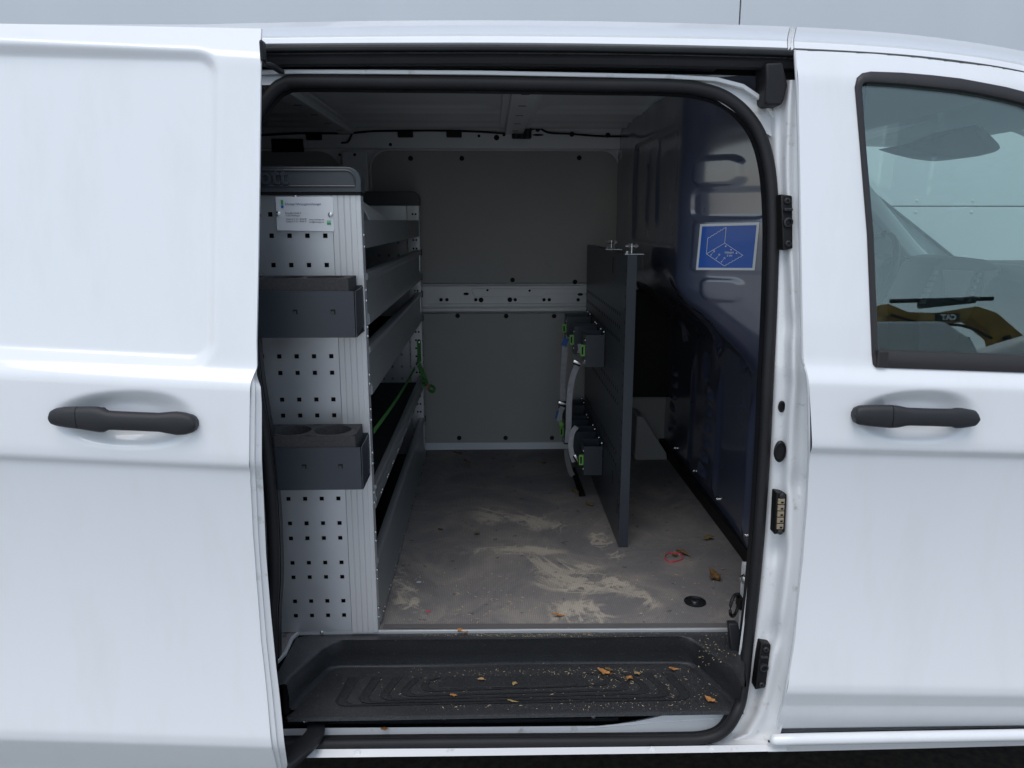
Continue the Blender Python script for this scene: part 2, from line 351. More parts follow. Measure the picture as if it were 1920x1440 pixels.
def inside(poly, x, z):
    c = False; n = len(poly)
    for i in range(n):
        x1, z1, x2, z2 = poly[i][0], poly[i][2], poly[i-1][0], poly[i-1][2]
        if (z1 > z) != (z2 > z) and x < (x2-x1)*(z-z1)/(z2-z1)+x1: c = not c
    return c
WM = [(a*.35+b*.65) for a, b in zip(WO, WI)]
def fR(u, v):
    z0 = .405
    # map v to height; the top follows the roof line
    zt = 1.95; z = z0+v*(zt-z0); xl = float(np.interp(z, eRz, eRx)); x = xl+u*(1.52-xl); zz = min(z, ztopR(x)); return (x, SR(x, zz), zz)
front_door = grid('front_door', fR, 220, 400, WHITE, van, keep=lambda p: not inside(WM, p[0], p[2]) and p[2] < ztopR(p[0])-.0005, smooth=True)
# door edge return
pts = [hit(a, b, GR) for a, b in spline([np.array(e) for e in edgeR], 6)]
V = []; Fc = []
for p in pts: V += [p+np.array((0, .0002, 0)), p+np.array((-.0025, .004, 0)), p+np.array((-.001, .012, 0)), p+np.array((.03, .035, 0))]
for i in range(len(pts)-1):
    for j in range(3): a = i*4+j; Fc.append((a, a+1, a+5, a+4))
mesh('door_edge', V, Fc, WHITE, front_door, True, 50)
# window seal frame
n = len(WO); V = []; Fc = []
for o_, i_ in zip(WO, WI):
    nrm = np.array((0, -1, 0.0))
    for t, off in ((0, -.004), (.02, .003), (.12, .0055), (.75, .0055), (.93, .003), (1.0, -.010)): V.append(o_*(1-t)+i_*t+nrm*off)
for i in range(n):
    for j in range(5): a = i*6+j; b = ((i+1) % n)*6+j; Fc.append((a, a+1, b+1, b))
mesh('window_seal', V, Fc, TRIM, front_door, True, 45)
box('seal_corner', WO[16][0]+.0, WO[16][0]+.022, WO[16][1]-.0085, WO[16][1]+.004, WO[16][2]+.002, WO[16][2]+.036, TRIM, front_door, .003)
# pane: curved sheet slightly behind the frame
PO = [a*-.10+b*1.10 if False else a*.25+b*.75 for a, b in zip(WO, WI)]
bm = bmesh.new(); vs = [bm.verts.new((p[0], .017+.178*(p[2]-1.285), p[2])) for p in PO]; bm.faces.new(vs)
bmesh.ops.triangulate(bm, faces=bm.faces)
ext = bmesh.ops.extrude_face_region(bm, geom=list(bm.faces))
for v in ext['geom']:
    if isinstance(v, bmesh.types.BMVert): v.co.y += .004
from_bm('window_pane', bm, GLASS, front_door)
# ---- handles
def handle(S_, px_pts, split, parent, ydepth):
    # px_pts: (x, top, bottom) rows
    def body(a, b, nm):
        tt = np.linspace(0, 1, 26); xs = a+(b-a)*(.35*tt+.65*(1-np.cos(math.pi*tt))/2); V = []; Fc = []; k = 14
        for i, x in enumerate(xs):
            t = np.interp(x, [p[0] for p in px_pts], [p[1] for p in px_pts]); bt = np.interp(x, [p[0] for p in px_pts], [p[2] for p in px_pts])
            Pt = Py(x, t, ydepth); Pb = Py(x, bt, ydepth); c = (Pt+Pb)/2; h = abs(Pt[2]-Pb[2])/2
            u = (x-px_pts[0][0])/(px_pts[-1][0]-px_pts[0][0])
            bow = -.010*math.sin(math.pi*u)**.7
            for j in range(k):
                th = 2*math.pi*j/k; ca, sa = math.cos(th), math.sin(th)
                V.append((c[0], c[1]+bow+.013*np.sign(ca)*abs(ca)**.75*(1 if h > .004 else .3), c[2]+h*np.sign(sa)*abs(sa)**.75))
        for i in range(25):
            for j in range(k): Fc.append((i*k+j, i*k+(j+1) % k, (i+1)*k+(j+1) % k, (i+1)*k+j))
        Fc += [tuple(range(k)), tuple(range(25*k, 26*k))]
        return mesh(nm, V, Fc, HAN, parent, True, 55)
    x0, x1 = px_pts[0][0], px_pts[-1][0]
    hb = body(split+1.0, x1, 'door_handle'); body(x0, split-.2, 'handle_cover')
    for a, b in ((x0+(x1-x0)*.10, x0+(x1-x0)*.33), (x1-(x1-x0)*.17, x1-(x1-x0)*.03)):
        A = Py(a, np.interp(a, [p[0] for p in px_pts], [p[1] for p in px_pts])+9, ydepth); B = Py(b, np.interp(b, [p[0] for p in px_pts], [p[2] for p in px_pts])-9, ydepth)
        box('handle_foot', A[0], B[0], ydepth-.004, ydepth+.042, B[2], A[2], HAN, parent, .004)
handle(SR, [(1600, 774, 784), (1602, 764, 792), (1609, 760, 795), (1625, 758.5, 797), (1665, 757.5, 800), (1680, 759, 799), (1697, 762.5, 795), (1740, 764, 796), (1780, 765, 798), (1788, 763.5, 801), (1800, 764, 801), (1825, 769, 798), (1829, 774, 794), (1831, 780, 788)], 1665, front_door, -.034)
# ---- sliding door, slid back and standing proud of the body
KL = .055; YL = -.105
_pl = smooth_profile([(.36, .045), (.40, .030), (.489, -.007)] + [(z_, -.009+.026*(1-((z_-.80)/.295)**2)) for z_ in np.arange(.510, 1.095, .01)] + [(1.105, -.020), (1.125, -.021), (1.255, -.014), (1.264, -.010), (1.288, .008), (1.303, .012), (1.845, .106), (1.862, .110), (1.91, .150)], .0045)
xs_recess = None
def SL0(x, z): return YL + _pl(z + KL*(x+.45))
GL0 = lambda p: p[1]-SL0(p[0], p[2])
a = hit(418, 380, GL0); xrec = a[0]; ztop_rec = hit(300, 88, GL0)[2]+KL*(hit(300, 88, GL0)[0]+.45)*.35; bpt = hit(300, 676, GL0); zbot = 1.283
def SL(x, z):
    zs = z+KL*(x+.45)
    # recessed panel: rounded box distance
    lean = .020*(1.86-z)/.6
    hx = 1.0; cx = (xrec-lean)-hx; cz = (zbot+ztop_rec)/2; hz = (ztop_rec-zbot)/2; r = .05
    qx = abs(x-cx)-hx+r; qz = abs((zs if z < cz else z+KL*.35*(x+.45))-cz)-hz+r
    d = math.hypot(max(qx, 0), max(qz, 0))+min(max(qx, qz), 0)-r
    rec = .017*(1-sstep(-.024, .002, d))
    return YL + _pl(zs) + rec + cup(x, z, hL[0], hL[2], .139, .058, .024)
GL = lambda p: p[1]-SL(p[0], p[2])
edgeL = [(490, 53), (489, 120), (487, 300), (484, 500), (481, 640), (481.5, 690), (477, 700), (471, 715), (468, 770), (467, 860), (469, 900), (474, 1000), (480, 1080), (489, 1200), (500, 1300), (509, 1394), (512, 1410), (519, 1440), (527, 1480)]
eL = sorted([tuple(hit(a, b, GL, .9, 3)[[2, 0]]) for a, b in edgeL]); eLz = [e[0] for e in eL]; eLx = [e[1] for e in eL]
topL = [tuple(hit(a, b, GL, .9, 3)[[0, 2]]) for a, b in ((0, 44), (250, 49), (490, 53.5))]
def ztopL(x): return float(np.interp(x, [-1.6]+[t[0] for t in topL], [topL[0][1]-.01]+[t[1] for t in topL]))
def fL(u, v):
    z0 = .37; zt = 1.0; x_g = eLx[0]
    z = z0+v*(1.93-z0); xr = float(np.interp(z, eLz, eLx)); x = xr-(1-u)*(1.55+xr); zz = min(z, ztopL(x)); return (x, SL(x, zz), zz)
sliding_door = grid('sliding_door', fL, 250, 400, WHITE, van, keep=lambda p: p[2] < ztopL(p[0])-.0004)
# door inner shell: closes the door's thickness
def fLi(u, v):
    z = .37+v*(1.90-.37); xr = float(np.interp(z, eLz, eLx)); x = xr-.05-(1-u)*(1.5+xr); return (x, SL0(x, z)+.055, z)
grid('inner_shell', fLi, 20, 60, JAMB, sliding_door)
# leading edge: hem, step and flange
outer = {r: x for x, r in [(490, 53), (487, 300), (481.5, 640), (482, 690), (481, 700), (484, 712), (489, 725), (491, 760), (491, 860), (494, 920), (499, 1040), (508, 1150), (518, 1250), (524, 1300), (533, 1390), (540, 1440), (546, 1480)]}
rows = list(range(54, 1480, 8)); V = []; Fc = []
ro = sorted(outer); er = sorted([(b, a) for a, b in edgeL])
for r in rows:
    xs = np.interp(r, [e[0] for e in er], [e[1] for e in er]); xo = np.interp(r, ro, [outer[k] for k in ro])
    A = hit(xs, r, GL, .9, 3); y = A[1]
    xo = max(xo, xs+.3)
    B = Py(xs+(xo-xs)*.42, r, y+.006); C_ = Py(xs+(xo-xs)*.50, r, y+.011); D = Py(xo-.3, r, y+.016); E_ = Py(xo, r, y+.019)
    V += [A+np.array((0, .0003, 0)), A+np.array((.0008, .004, 0)), B, C_, D, E_, E_+np.array((-.016, .022, 0))]
for i in range(len(rows)-1):
    for j in range(6): a = i*7+j; Fc.append((a, a+1, a+8, a+7))
mesh('door_edge', V, Fc, JAMB, sliding_door, True, 50)
handle(SL, [(97, 776, 788), (99, 769, 794), (107, 765, 797), (125, 762, 799.5), (152, 761, 802), (180, 760.5, 806), (194, 761, 808), (200, 763, 807), (207, 768, 802.5), (250, 770, 804), (303, 772.5, 807), (320, 771, 811), (335, 770.5, 814), (350, 773, 813), (364, 778, 809), (369, 783, 805), (371, 789, 798)], 151, sliding_door, -.128)
A = Py(487, 72, -.06); B = Py(494, 114, -.06)
box('rubber_buffer', A[0]-.004, B[0]-.001, -.055, -.03, B[2], A[2], RUBS, sliding_door, .004)
p0 = Py(492, 119, .02); p1 = Py(510, 124, .06); p2 = Py(528, 135, .14)
sweep('upper_guide_arm', spline([p0, p1, p2], 6), rrect(.004, .006, .002), PLA, sliding_door, ref=(0, 0, 1))
ga = [Py(590, 1358, .055), Py(592, 1372, .03), Py(578, 1392, .0), Py(556, 1410, -.03), Py(530, 1430, -.06)]
sweep('lower_guide_arm', spline(ga, 6), rrect(.007, .022, .004), PLA, sliding_door, ref=(0, 0, 1), scale=list(np.linspace(.8, 1.35, 25)))
bolt = lathe_mesh('bolt', [(.009, 0), (.009, .005), (.006, .007), (.002, .0075)], ZINC, 12, 'z')
place(bolt, Py(573, 1350, .05), sliding_door)
# ---- body side behind the sliding door and below it (hidden from here, closes the van)
def fS(u, v):
    z = .38+v*(1.92-.38); x = -2.4+u*(2.4-.545); return (x, .005+tum(z), z)
body_side = grid('body_side', fS, 30, 40, WHITE, van, thick=.03)
# ---- B pillar jamb
jl = {100: 1478, 150: 1466, 200: 1457, 300: 1457, 370: 1462, 480: 1463, 600: 1460, 690: 1457, 760: 1452, 850: 1447, 950: 1443, 1050: 1433, 1150: 1421, 1250: 1408, 1300: 1400, 1340: 1386, 1375: 1352, 1398: 1230}
jr = {100: 1496, 150: 1499, 200: 1501, 400: 1505, 640: 1510, 690: 1514, 720: 1520, 850: 1522, 950: 1517, 1050: 1509, 1200: 1494, 1300: 1478, 1378: 1459, 1398: 1449}
def ji(d, r): k = sorted(d); return float(np.interp(r, k, [d[q] for q in k]))
def jamb_pt(u, r):
    a, b = ji(jl, r)-26, ji(jr, r)+4; px = a+u*(b-a)
    z = Py(px, r, .07)[2]; T = tum(z)
    ridge = -.016*math.exp(-((u-.62-.05*math.sin(r*.013))/.12)**2) - .006*math.exp(-((u-.30)/.1)**2)
    for rr, uu, dp in ((1030, .45, .012), (1190, .55, .012), (610, .6, .008), (905, .72, .01)):
        ridge += dp*math.exp(-((r-rr)/26)**2-((u-uu)/.16)**2)
    y = .105*(1-u)+.03*u + T + ridge
    return Py(px, r, y)
pillar = grid('door_pillar', lambda u, v: jamb_pt(u, 150+v*(1397-150)), 26, 170, JAMB, van)
def jamb_y(px, r):
    a, b = ji(jl, r)-26, ji(jr, r)+4; return jamb_pt((px-a)/(b-a), r)[1]
def striker(rows, cols, parent, kind):
    r0, r1 = rows; q = [(cols[0][0], r0), (cols[0][1], r0+3), (cols[1][1], r1-4), (cols[1][0], r1)]
    yy_ = min(jamb_y(a+(c_-a)*f, b) for (a, b), (c_, _) in ((q[0], q[1]), (q[3], q[2])) for f in (0, .5, 1)); tz = tum(Py(q[0][0], q[0][1], .08)[2]); tz2 = tum(Py(q[3][0], q[3][1], .08)[2])
    P = [Py(a, b, jm) for (a, b), jm in zip(q, [min(jamb_y(q[0][0], q[0][1]), jamb_y(q[1][0], q[1][1]), jamb_y((q[0][0]+q[1][0])/2, q[0][1]))-.006]*2+[min(jamb_y(q[2][0], q[2][1]), jamb_y(q[3][0], q[3][1]), jamb_y((q[2][0]+q[3][0])/2, q[3][1]))-.006]*2)]
    pl = prism('striker_plate', P, (0, .03, 0), DARK, parent, .003)
    c = sum(P)/4
    if kind == 'striker':
        top = (P[0]+P[1])/2; bot = (P[2]+P[3])/2; dz = top[2]-bot[2]
        ring = lathe_mesh('bush', [(.010, 0), (.010, .007), (.0065, .008), (.006, .001), (.001, .001)], PLA, 16, 'y')
        place(ring, c+np.array((0, 0, 0)), parent, 'bush')
        for f in (.11, .89):
            q = top*(1-f)+bot*f; place(lathe_mesh('cap_screw', [(.0065, 0), (.0065, .004), (.005, .0055), (.0025, .0055), (.002, .002)], PLA, 14, 'y'), q, parent)
        box('step_ridge', c[0]-.009, c[0]+.009, c[1]-.004, c[1]+.01, c[2]+dz*.20, c[2]+dz*.26, PLA, parent, .002)
    else:
        BR = mat('contact_brass', (.36, .29, .20), .4, metal=.4)
        for k in range(5):
            q = P[0]*(1-(.16+.155*k))+P[3]*(.16+.155*k); q2 = P[1]*(1-(.16+.155*k))+P[2]*(.16+.155*k); m_ = (q+q2)/2
            box('contact', m_[0]-.0085, m_[0]+.006, m_[1]-.004, m_[1]+.01, m_[2]-.0085, m_[2]+.004, BR, parent, .001)
            box('contact_slot', m_[0]-.002, m_[0]+.0035, m_[1]-.0046, m_[1]+.006, m_[2]-.006, m_[2]-.002, DARK, parent)
        for f in (.055, .945):
            q = ((P[0]+P[1])/2)*(1-f)+((P[2]+P[3])/2)*f; place(lathe_mesh('cap_screw', [(.006, 0), (.006, .003), (.004, .0045), (.001, .0045)], PLA, 14, 'y'), q, parent)
striker((364, 470), ((1464, 1486), (1468, 1487)), pillar, 'striker')
striker((1206, 1294), ((1427, 1446), (1416, 1436)), pillar, 'striker')
striker((924, 1003), ((1456, 1476), (1452, 1472)), pillar, 'contact')
gro = lathe_mesh('grommet', [(.0135, 0), (.0135, .003), (.010, .004), (.008, -.001), (.001, -.002)], RUBS, 20, 'y')
q = jamb_pt(.3, 762); place(gro, Py(1465, 762, jamb_y(1465, 762)-.004), pillar, scale=(.55, 1, .95))
gro2 = lathe_mesh('bump_stop', [(.024, 0), (.024, .003), (.020, .006), (.017, -.008), (.001, -.012)], RUBS, 24, 'y')
place(gro2, Py(1462, 846, min(jamb_y(1462, 846), jamb_y(1472, 846), jamb_y(1452, 846))-.003), pillar, scale=(.56, 1, 1.02))
# ---- aperture seal (bulb + flange), one loop
sp = [(560, 152), (700, 153), (900, 155), (1100, 158), (1240, 160), (1310, 166), (1360, 182), (1400, 214), (1428, 258), (1444, 320), (1450, 400), (1450, 480), (1446, 600), (1440, 720), (1434, 850), (1424, 1000), (1413, 1120), (1402, 1220), (1394, 1290), (1382, 1335), (1358, 1370), (1320, 1386), (1250, 1389), (1100, 1391), (900, 1392.5), (700, 1394.5), (560, 1396), (515, 1393), (508, 1360), (511, 1290), (509, 1220), (509, 1150), (513, 1080), (511, 1000), (506, 920), (498, 840), (487, 770), (476, 700), (468, 600), (464, 400), (466, 260), (484, 208), (510, 172), (530, 158)]
def seal_y(a, b):
    z = Py(a, b, .09)[2]; bot = sstep(.52, .40, z); return (.085+tum(z)*.9)*(1-bot)+.026*bot
def seal_path(off): return spline([Py(a, b, seal_y(a, b)+off) for a, b in sp], 6, True)
sweep('aperture_seal', seal_path(0), [(.010, -.008), (.014, .0), (.012, .009), (.004, .014), (-.005, .013), (-.013, .005), (-.013, -.008), (-.003, -.014)], RUB, van, closed=True, auto=60)
# flange / inner rubber lip, set deeper and further in
def inset(P, d):
    P_ = []; n = len(P)
    for i in range(n):
        t = P[(i+1) % n]-P[i-1]; nn = np.array((t[2], 0, -t[0])); L_ = np.linalg.norm(nn); P_.append(P[i]+nn/(L_ or 1)*d)
    return P_
lip = inset(seal_path(.022), .014)
sweep('seal_lip', lip, [(.004, -.009), (.005, .004), (-.014, .006), (-.016, -.002)], RUBS, van, closed=True, auto=60)
# deep reveal between seal and interior (painted flange)
def reveal(name, P1, P2, m):
    n = len(P1); V = list(P1)+list(P2); Fc = [(i, (i+1) % n, n+(i+1) % n, n+i) for i in range(n)]; return mesh(name, V, Fc, m, van, True)
s0 = inset(seal_path(.004), -.004)
reveal('aperture_flange', s0, [p+np.array((0, .05, 0)) for p in inset(s0, -.006)], JAMB)
# pillar closing: strip between seal and jamb along the right side + bottom corner
def sillpatch(rows, name, m, y0, y1, x0=-1.6, x1=None):
    pass
# ---- sill: white strips, black channel
def zline(px, row, y): return Py(px, row, y)
def strip(name, top, bot, ys, m, parent=van, n=30, drop=None):
    """top/bot: px polylines (left to right) ; ys=(ytop,ybot)"""
    xs = np.linspace(top[0][0], top[-1][0], n); V = []; Fc = []
    xb = np.linspace(bot[0][0], bot[-1][0], n)
    for i in range(n):
        V += [Py(xs[i], np.interp(xs[i], [p[0] for p in top], [p[1] for p in top]), ys[0]), Py(xb[i], np.interp(xb[i], [p[0] for p in bot], [p[1] for p in bot]), ys[1])]
        if drop: V.append(V[-1]+np.array(drop))
    k = 3 if drop else 2
    for i in range(n-1):
        for j in range(k-1): a = i*k+j; Fc.append((a, a+1, a+1+k, a+k))
    return mesh(name, V, Fc, m, parent, False, 30)
sill = strip('sill', [(440, 1408), (560, 1405), (900, 1403), (1200, 1400), (1330, 1398), (1440, 1396), (1475, 1398)], [(440, 1424), (560, 1421), (900, 1417), (1200, 1413), (1330, 1411), (1440, 1409), (1475, 1408)], (.012, -.004), JAMB, drop=(0, .10, -.012))
strip('sill_step', [(440, 1404), (560, 1402), (900, 1399), (1200, 1396), (1330, 1394), (1440, 1392), (1475, 1393)], [(440, 1409), (560, 1406), (900, 1404), (1200, 1401), (1330, 1399), (1440, 1397), (1475, 1399)], (.04, .012), JAMB)
strip('inner_sill', [(440, 1369), (600, 1365), (900, 1363), (1130, 1361), (1200, 1352), (1270, 1335), (1384, 1316)], [(440, 1384), (600, 1382), (900, 1380), (1130, 1378), (1200, 1377), (1270, 1376), (1350, 1376)], (.058, .054), JAMB, drop=(0, .01, -.03))
strip('sill_panel', [(1100, 1362.5), (1150, 1358), (1200, 1349), (1240, 1340), (1270, 1331), (1386, 1315)], [(1100, 1366), (1384, 1345)], (.075, .055), JAMB, n=60)
rk = strip('rail_channel', [(440, 1342), (900, 1340), (1330, 1325)], [(440, 1371), (900, 1366), (1130, 1363), (1330, 1345)], (.135, .078), DARK)
strip('rail_lip', [(440, 1352), (900, 1349), (1160, 1345)], [(440, 1355), (900, 1352), (1160, 1348)], (.085, .082), PLA, drop=(0, 0, -.006))
for a, b in ((541, 1346), (633, 1347), (832, 1346), (1112, 1342)): place(lathe_mesh('rail_screw', [(.008, 0), (.008, .003), (.005, .006), (.001, .0065)], ZINC, 12, 'y'), Py(a, b, .075), rk, 'rail_screw', scale=(.8, 1, .8))
sp_ring = lathe_mesh('weld_mark', [(.0075, 0), (.0075, .0012), (.006, .0012), (.0055, .0003)], JAMB, 16, 'y')
for a in (670, 1222, 1334): place(sp_ring, Py(a, 1412 - (a-670)*.011, .0035), sill, 'plug', rot=(R(-30), 0, 0))
# rocker under the front door with its rounded white rail
rk2 = sweep('rocker_rail', [Py(a, b, -.002) for a, b in ((1444, 1388), (1447, 1387.7), (1452, 1387.3), (1500, 1386), (1700, 1382), (1920, 1378), (2100, 1374))], circ(.013, 12), WHITE, van, scale=[.35, .8, 1, 1, 1, 1, 1])
strip('rocker', [(1440, 1392), (1700, 1389), (1920, 1385), (2100, 1382)], [(1440, 1410), (1700, 1404), (1920, 1398), (2100, 1394)], (.004, .012), JAMB, drop=(0, .15, -.01))
strip('rocker_gap', [(1440, 1374), (1920, 1364), (2100, 1360)], [(1440, 1394), (1920, 1386), (2100, 1382)], (.05, .03), DARK)
# ---- roof
rb = [(380, 86), (490, 84.5), (700, 83), (920, 82.5), (1100, 84), (1280, 87), (1480, 92), (1490, 93), (1600, 98), (1720, 106), (1800, 116), (1860, 124), (1920, 134), (2000, 155), (2110, 200)]
rm = [(380, 69), (490, 67.5), (700, 65), (920, 64), (1100, 65.5), (1280, 68), (1480, 73), (1490, 74), (1600, 80), (1720, 89), (1800, 99), (1860, 107), (1920, 117), (2000, 138), (2110, 182)]
rtp = [(380, 54), (490, 50), (700, 45), (920, 43.5), (1100, 45), (1280, 50), (1480, 57), (1490, 57.5), (1600, 63), (1720, 73), (1800, 85), (1860, 94), (1920, 104), (2000, 124), (2110, 165)]
_xs = np.linspace(380, 2110, 260)
def smooth_rows(L_):
    y = np.interp(_xs, [p[0] for p in L_], [p[1] for p in L_]); k = np.exp(-.5*(np.arange(-24, 25)/8.)**2); k /= k.sum()
    return list(zip(_xs, np.convolve(np.pad(y, 24, mode='reflect', reflect_type='odd'), k, 'valid')))
rb, rm, rtp = smooth_rows(rb), smooth_rows(rm), smooth_rows(rtp)
ib = lambda L_, x: float(np.interp(x, [p[0] for p in L_], [p[1] for p in L_]))
def roof_part(name, xs, m, lead=None):
    V = []; Fc = []; k = 12
    for x in xs:
        B = Py(x, ib(rb, x), .135); M_ = Py(x, ib(rm, x), .150); M2 = Py(x, ib(rm, x)-1.5, .158); T_ = Py(x, ib(rtp, x), .30)
        Q = (M2*.45+T_*.55)+np.array((0, -.012, .012)); C_ = T_+np.array((0, .30, .028)); D = T_+np.array((0, .66, .034))
        E_ = np.array((T_[0], 1.60, T_[2]+.004)); F_ = np.array((T_[0], 1.76, B[2]))
        V += [B+np.array((0, .03, -.012)), B+np.array((0, .008, -.001)), B+np.array((0, .0, .003)), M_+np.array((0, .0, -.004)), M_, M2, Q, T_, C_, D, E_, F_]
    n = len(xs)
    for i in range(n-1):
        for j in range(k-1): a = i*k+j; Fc.append((a, a+1, a+1+k, a+k))
    return V, Fc, k
xs = [380, 430, 490, 560, 640, 700, 780, 860, 920, 1000, 1100, 1200, 1280, 1380, 1440, 1476]
V, Fc, k = roof_part('roof', xs, WHITE)
first = [np.array(v) for v in V[:k]]; nV = [v+np.array((-2.0, 0, -.012)) for v in first]; V = nV+list(V); Fc = [tuple(i+k for i in f) for f in Fc]+[(j, j+1, j+1+k, j+k) for j in range(k-1)]
roof = mesh('roof', V, Fc, WHITE, van, True, 40)
V, Fc, k = roof_part('roof_front', [1477, 1479, 1482, 1485, 1488], WHITE)
for i in range(5):
    dz = (.0, -.004, .002, -.004, .0)[i]
    for j in range(2, 9): V[i*k+j] = V[i*k+j]+np.array((0, -dz*.6, dz))
mesh('roof_joint', V, Fc, WHITE, van, True, 30)
V, Fc, k = roof_part('roof_front', list(np.linspace(1489, 2110, 48)), WHITE)
mesh('roof_front', V, Fc, WHITE, van, True, 40)
# door top gap (dark line between roof rail and front door)
sweep('roof_gap', [Py(x, ib(rb, x)+2.0, .150) for x in np.linspace(1490, 2110, 48)], circ(.0042, 6), DARK, van)
# door rail housing above the aperture
def rail_line(d, y, pts=(380, 470, 560, 700, 900, 1100, 1300, 1400, 1490)): return [Py(x, ib(rb, x)+d, y) for x in pts]
sweep('rail_gasket', rail_line(9, .145), rrect(.010, .005, .003), RUBS, van)
sweep('rail_rubber', rail_line(24, .163), [(.011, -.004), (.014, .004), (.010, .014), (.002, .018), (-.012, .015), (-.012, -.005)], RUB, van)
def sheet(name, L1, L2, m): 
    n = len(L1); return mesh(name, list(L1)+list(L2), [(i, i+1, n+i+1, n+i) for i in range(n-1)], m, van, True)
sheet('rail_housing', rail_line(5, .15), rail_line(10, .235), DARK)  # black sheets: recess shade put into the colour, besides the black rail
sheet('rail_back', rail_line(10, .235), rail_line(52, .235), DARK)
sweep('guide_rail', rail_line(40, .20, (500, 600, 700, 900, 1100, 1300, 1340)), rrect(.014, .004, .002), PLA, van)
sweep('painted_flange', [Py(x, r, .185) for x, r in ((470, 137), (560, 136), (700, 136.5), (900, 138), (1100, 142), (1250, 145), (1340, 150), (1390, 163), (1430, 190), (1450, 225))], rrect(.012, .0045, .002), JAMB, van)
sheet('flange_web', [Py(x, r, .19) for x, r in ((470, 137), (700, 136.5), (1100, 142), (1340, 150), (1440, 180))], [Py(x, r, .17) for x, r in ((470, 160), (700, 155), (1100, 160), (1320, 172), (1452, 260))], JAMB)
# corner end piece of the rail rubber
cp = [(1436, 118), (1468, 116), (1478, 160), (1470, 190), (1464, 198), (1440, 198), (1434, 192), (1437, 150)]
prism('rail_end_cap', [Py(a, b, .135) for a, b in cp], (0, .07, 0), RUB, van, .005)
prism('corner_gusset', [Py(a, b, .17) for a, b in ((1455, 95), (1494, 95), (1496, 162), (1474, 164), (1466, 150))], (0, .05, 0), DARK, van, .003)
# ---- cargo floor
fl = bmesh.new()
front = [Pz(a, b, .56) for a, b in ((470, 1290), (535, 1222), (548, 1194), (560, 1184), (715, 1182), (1000, 1180), (1392, 1178))]
pts = [(-2.35, .12), (front[0][0], .08)]+[(p[0], p[1]) for p in front[1:]]+[(.80, front[-1][1]-.01), (.80, 1.79), (-2.35, 1.79)]
vs = [fl.verts.new((x, y, .56)) for x, y in pts]; ff = fl.faces.new(vs)
e = bmesh.ops.extrude_face_region(fl, geom=[ff])
for v in e['geom']:
    if isinstance(v, bmesh.types.BMVert): v.co.z -= .012
cargo_floor = from_bm('cargo_floor', fl, FLOOR, van)
EDGE = mat('edge_trim_alu', (.55, .56, .57), .4, metal=.5)
sweep('floor_edge_trim', [p+np.array((0, -.001, -.003)) for p in front], rrect(.0045, .0035, .001), EDGE, cargo_floor, ref=(0, 0, 1))
GAPB = mat('floor_band', (.11, .105, .105), .6, var=.1)
strip2 = [Pz(716, 1178.5, .5615), Pz(1390, 1176.5, .5615), Pz(1390, 1168, .5615), Pz(720, 1170, .5615)]
mesh('floor_band', strip2, [(0, 1, 2, 3)], GAPB, cargo_floor)
# recessed lashing point in the floor
c = Pz(1303, 1128, .562); ringm = lathe_mesh('lashing_cup', [(.029, -.001), (.029, .002), (.025, .003), (.022, -.004), (.012, -.0045), (.001, -.0045)], RUBS, 28, 'z')
place(ringm, c, cargo_floor, 'lashing_cup'); place(lathe_mesh('lashing_bolt', [(.010, -.002), (.010, .002), (.007, .004), (.001, .004)], ZINC, 16, 'z'), c, cargo_floor, 'lashing_bolt')
# black floor rail beside the divider
b4 = [Pz(a, b, .5625) for a, b in ((1068, 878), (1078, 878), (1098, 930), (1086, 931))]
prism('floor_rail', b4, (0, 0, .004), DARK, cargo_floor)
# fold-down ring handle and latch bolt at the pillar foot
rc = Py(1377, 1135, .20); ring = [rc+np.array((.017*math.cos(t)*.9, .016*math.cos(t), .028*math.sin(t))) for t in np.linspace(0, 2*math.pi, 25)[:-1]]
sweep('lashing_ring', ring, circ(.0042, 8), RUBS, van, closed=True, ref=(0, 0, 1)); box('ring_mount', rc[0]+.012, rc[0]+.026, rc[1]-.006, rc[1]+.03, rc[2]-.012, rc[2]+.02, DARK, van, .003)
place(lathe_mesh('latch_bolt', [(.012, 0), (.012, .006), (.009, .012), (.006, .013), (.001, .013)], ZINC, 16, 'y'), Py(1398, 1085, .19), van, 'latch_bolt', rot=(0, 0, R(-50)))
prism('pillar_inner_trim', [Py(a, b, .20) for a, b in ((1396, 1060), (1404, 1060), (1398, 1180), (1388, 1200))], (0, .02, 0), JAMB, van)
# ---- far side wall
YW = 1.775
far = box('far_wall', -2.35, 2.0, YW+.03, YW+.06, .36, 1.30, FRAME, van)
box('far_wall_upper', -2.35, .9, YW+.03, YW+.06, 1.3, 1.95, FRAME, van)
def wz(r): return Py(900, r, YW)[2]
def rounded(x0, x1, z0, z1, r, y, tl=True, bl=False, n=7):
    P = []
    for cx, cz, s, on in ((x1-r, z1-r, 0, tl), (x0+r, z1-r, 90, tl), (x0+r, z0+r, 180, bl), (x1-r, z0+r, 270, bl)):
        if on: P += [(cx+r*math.cos(R(s+90*i/n)), y, cz+r*math.sin(R(s+90*i/n))) for i in range(n+1)]
        else: P.append((cx+(r if s in (0, 270) else -r), y, cz+(r if s in (0, 90) else -r)))
    return P
L0 = Py(700, 400, YW)[0]; L1 = Py(1157, 400, YW)[0]
up = prism('upper_lining', rounded(L0, L1, wz(531), wz(283), .07, YW+.004), (0, .01, 0), LINE, van, .0015)
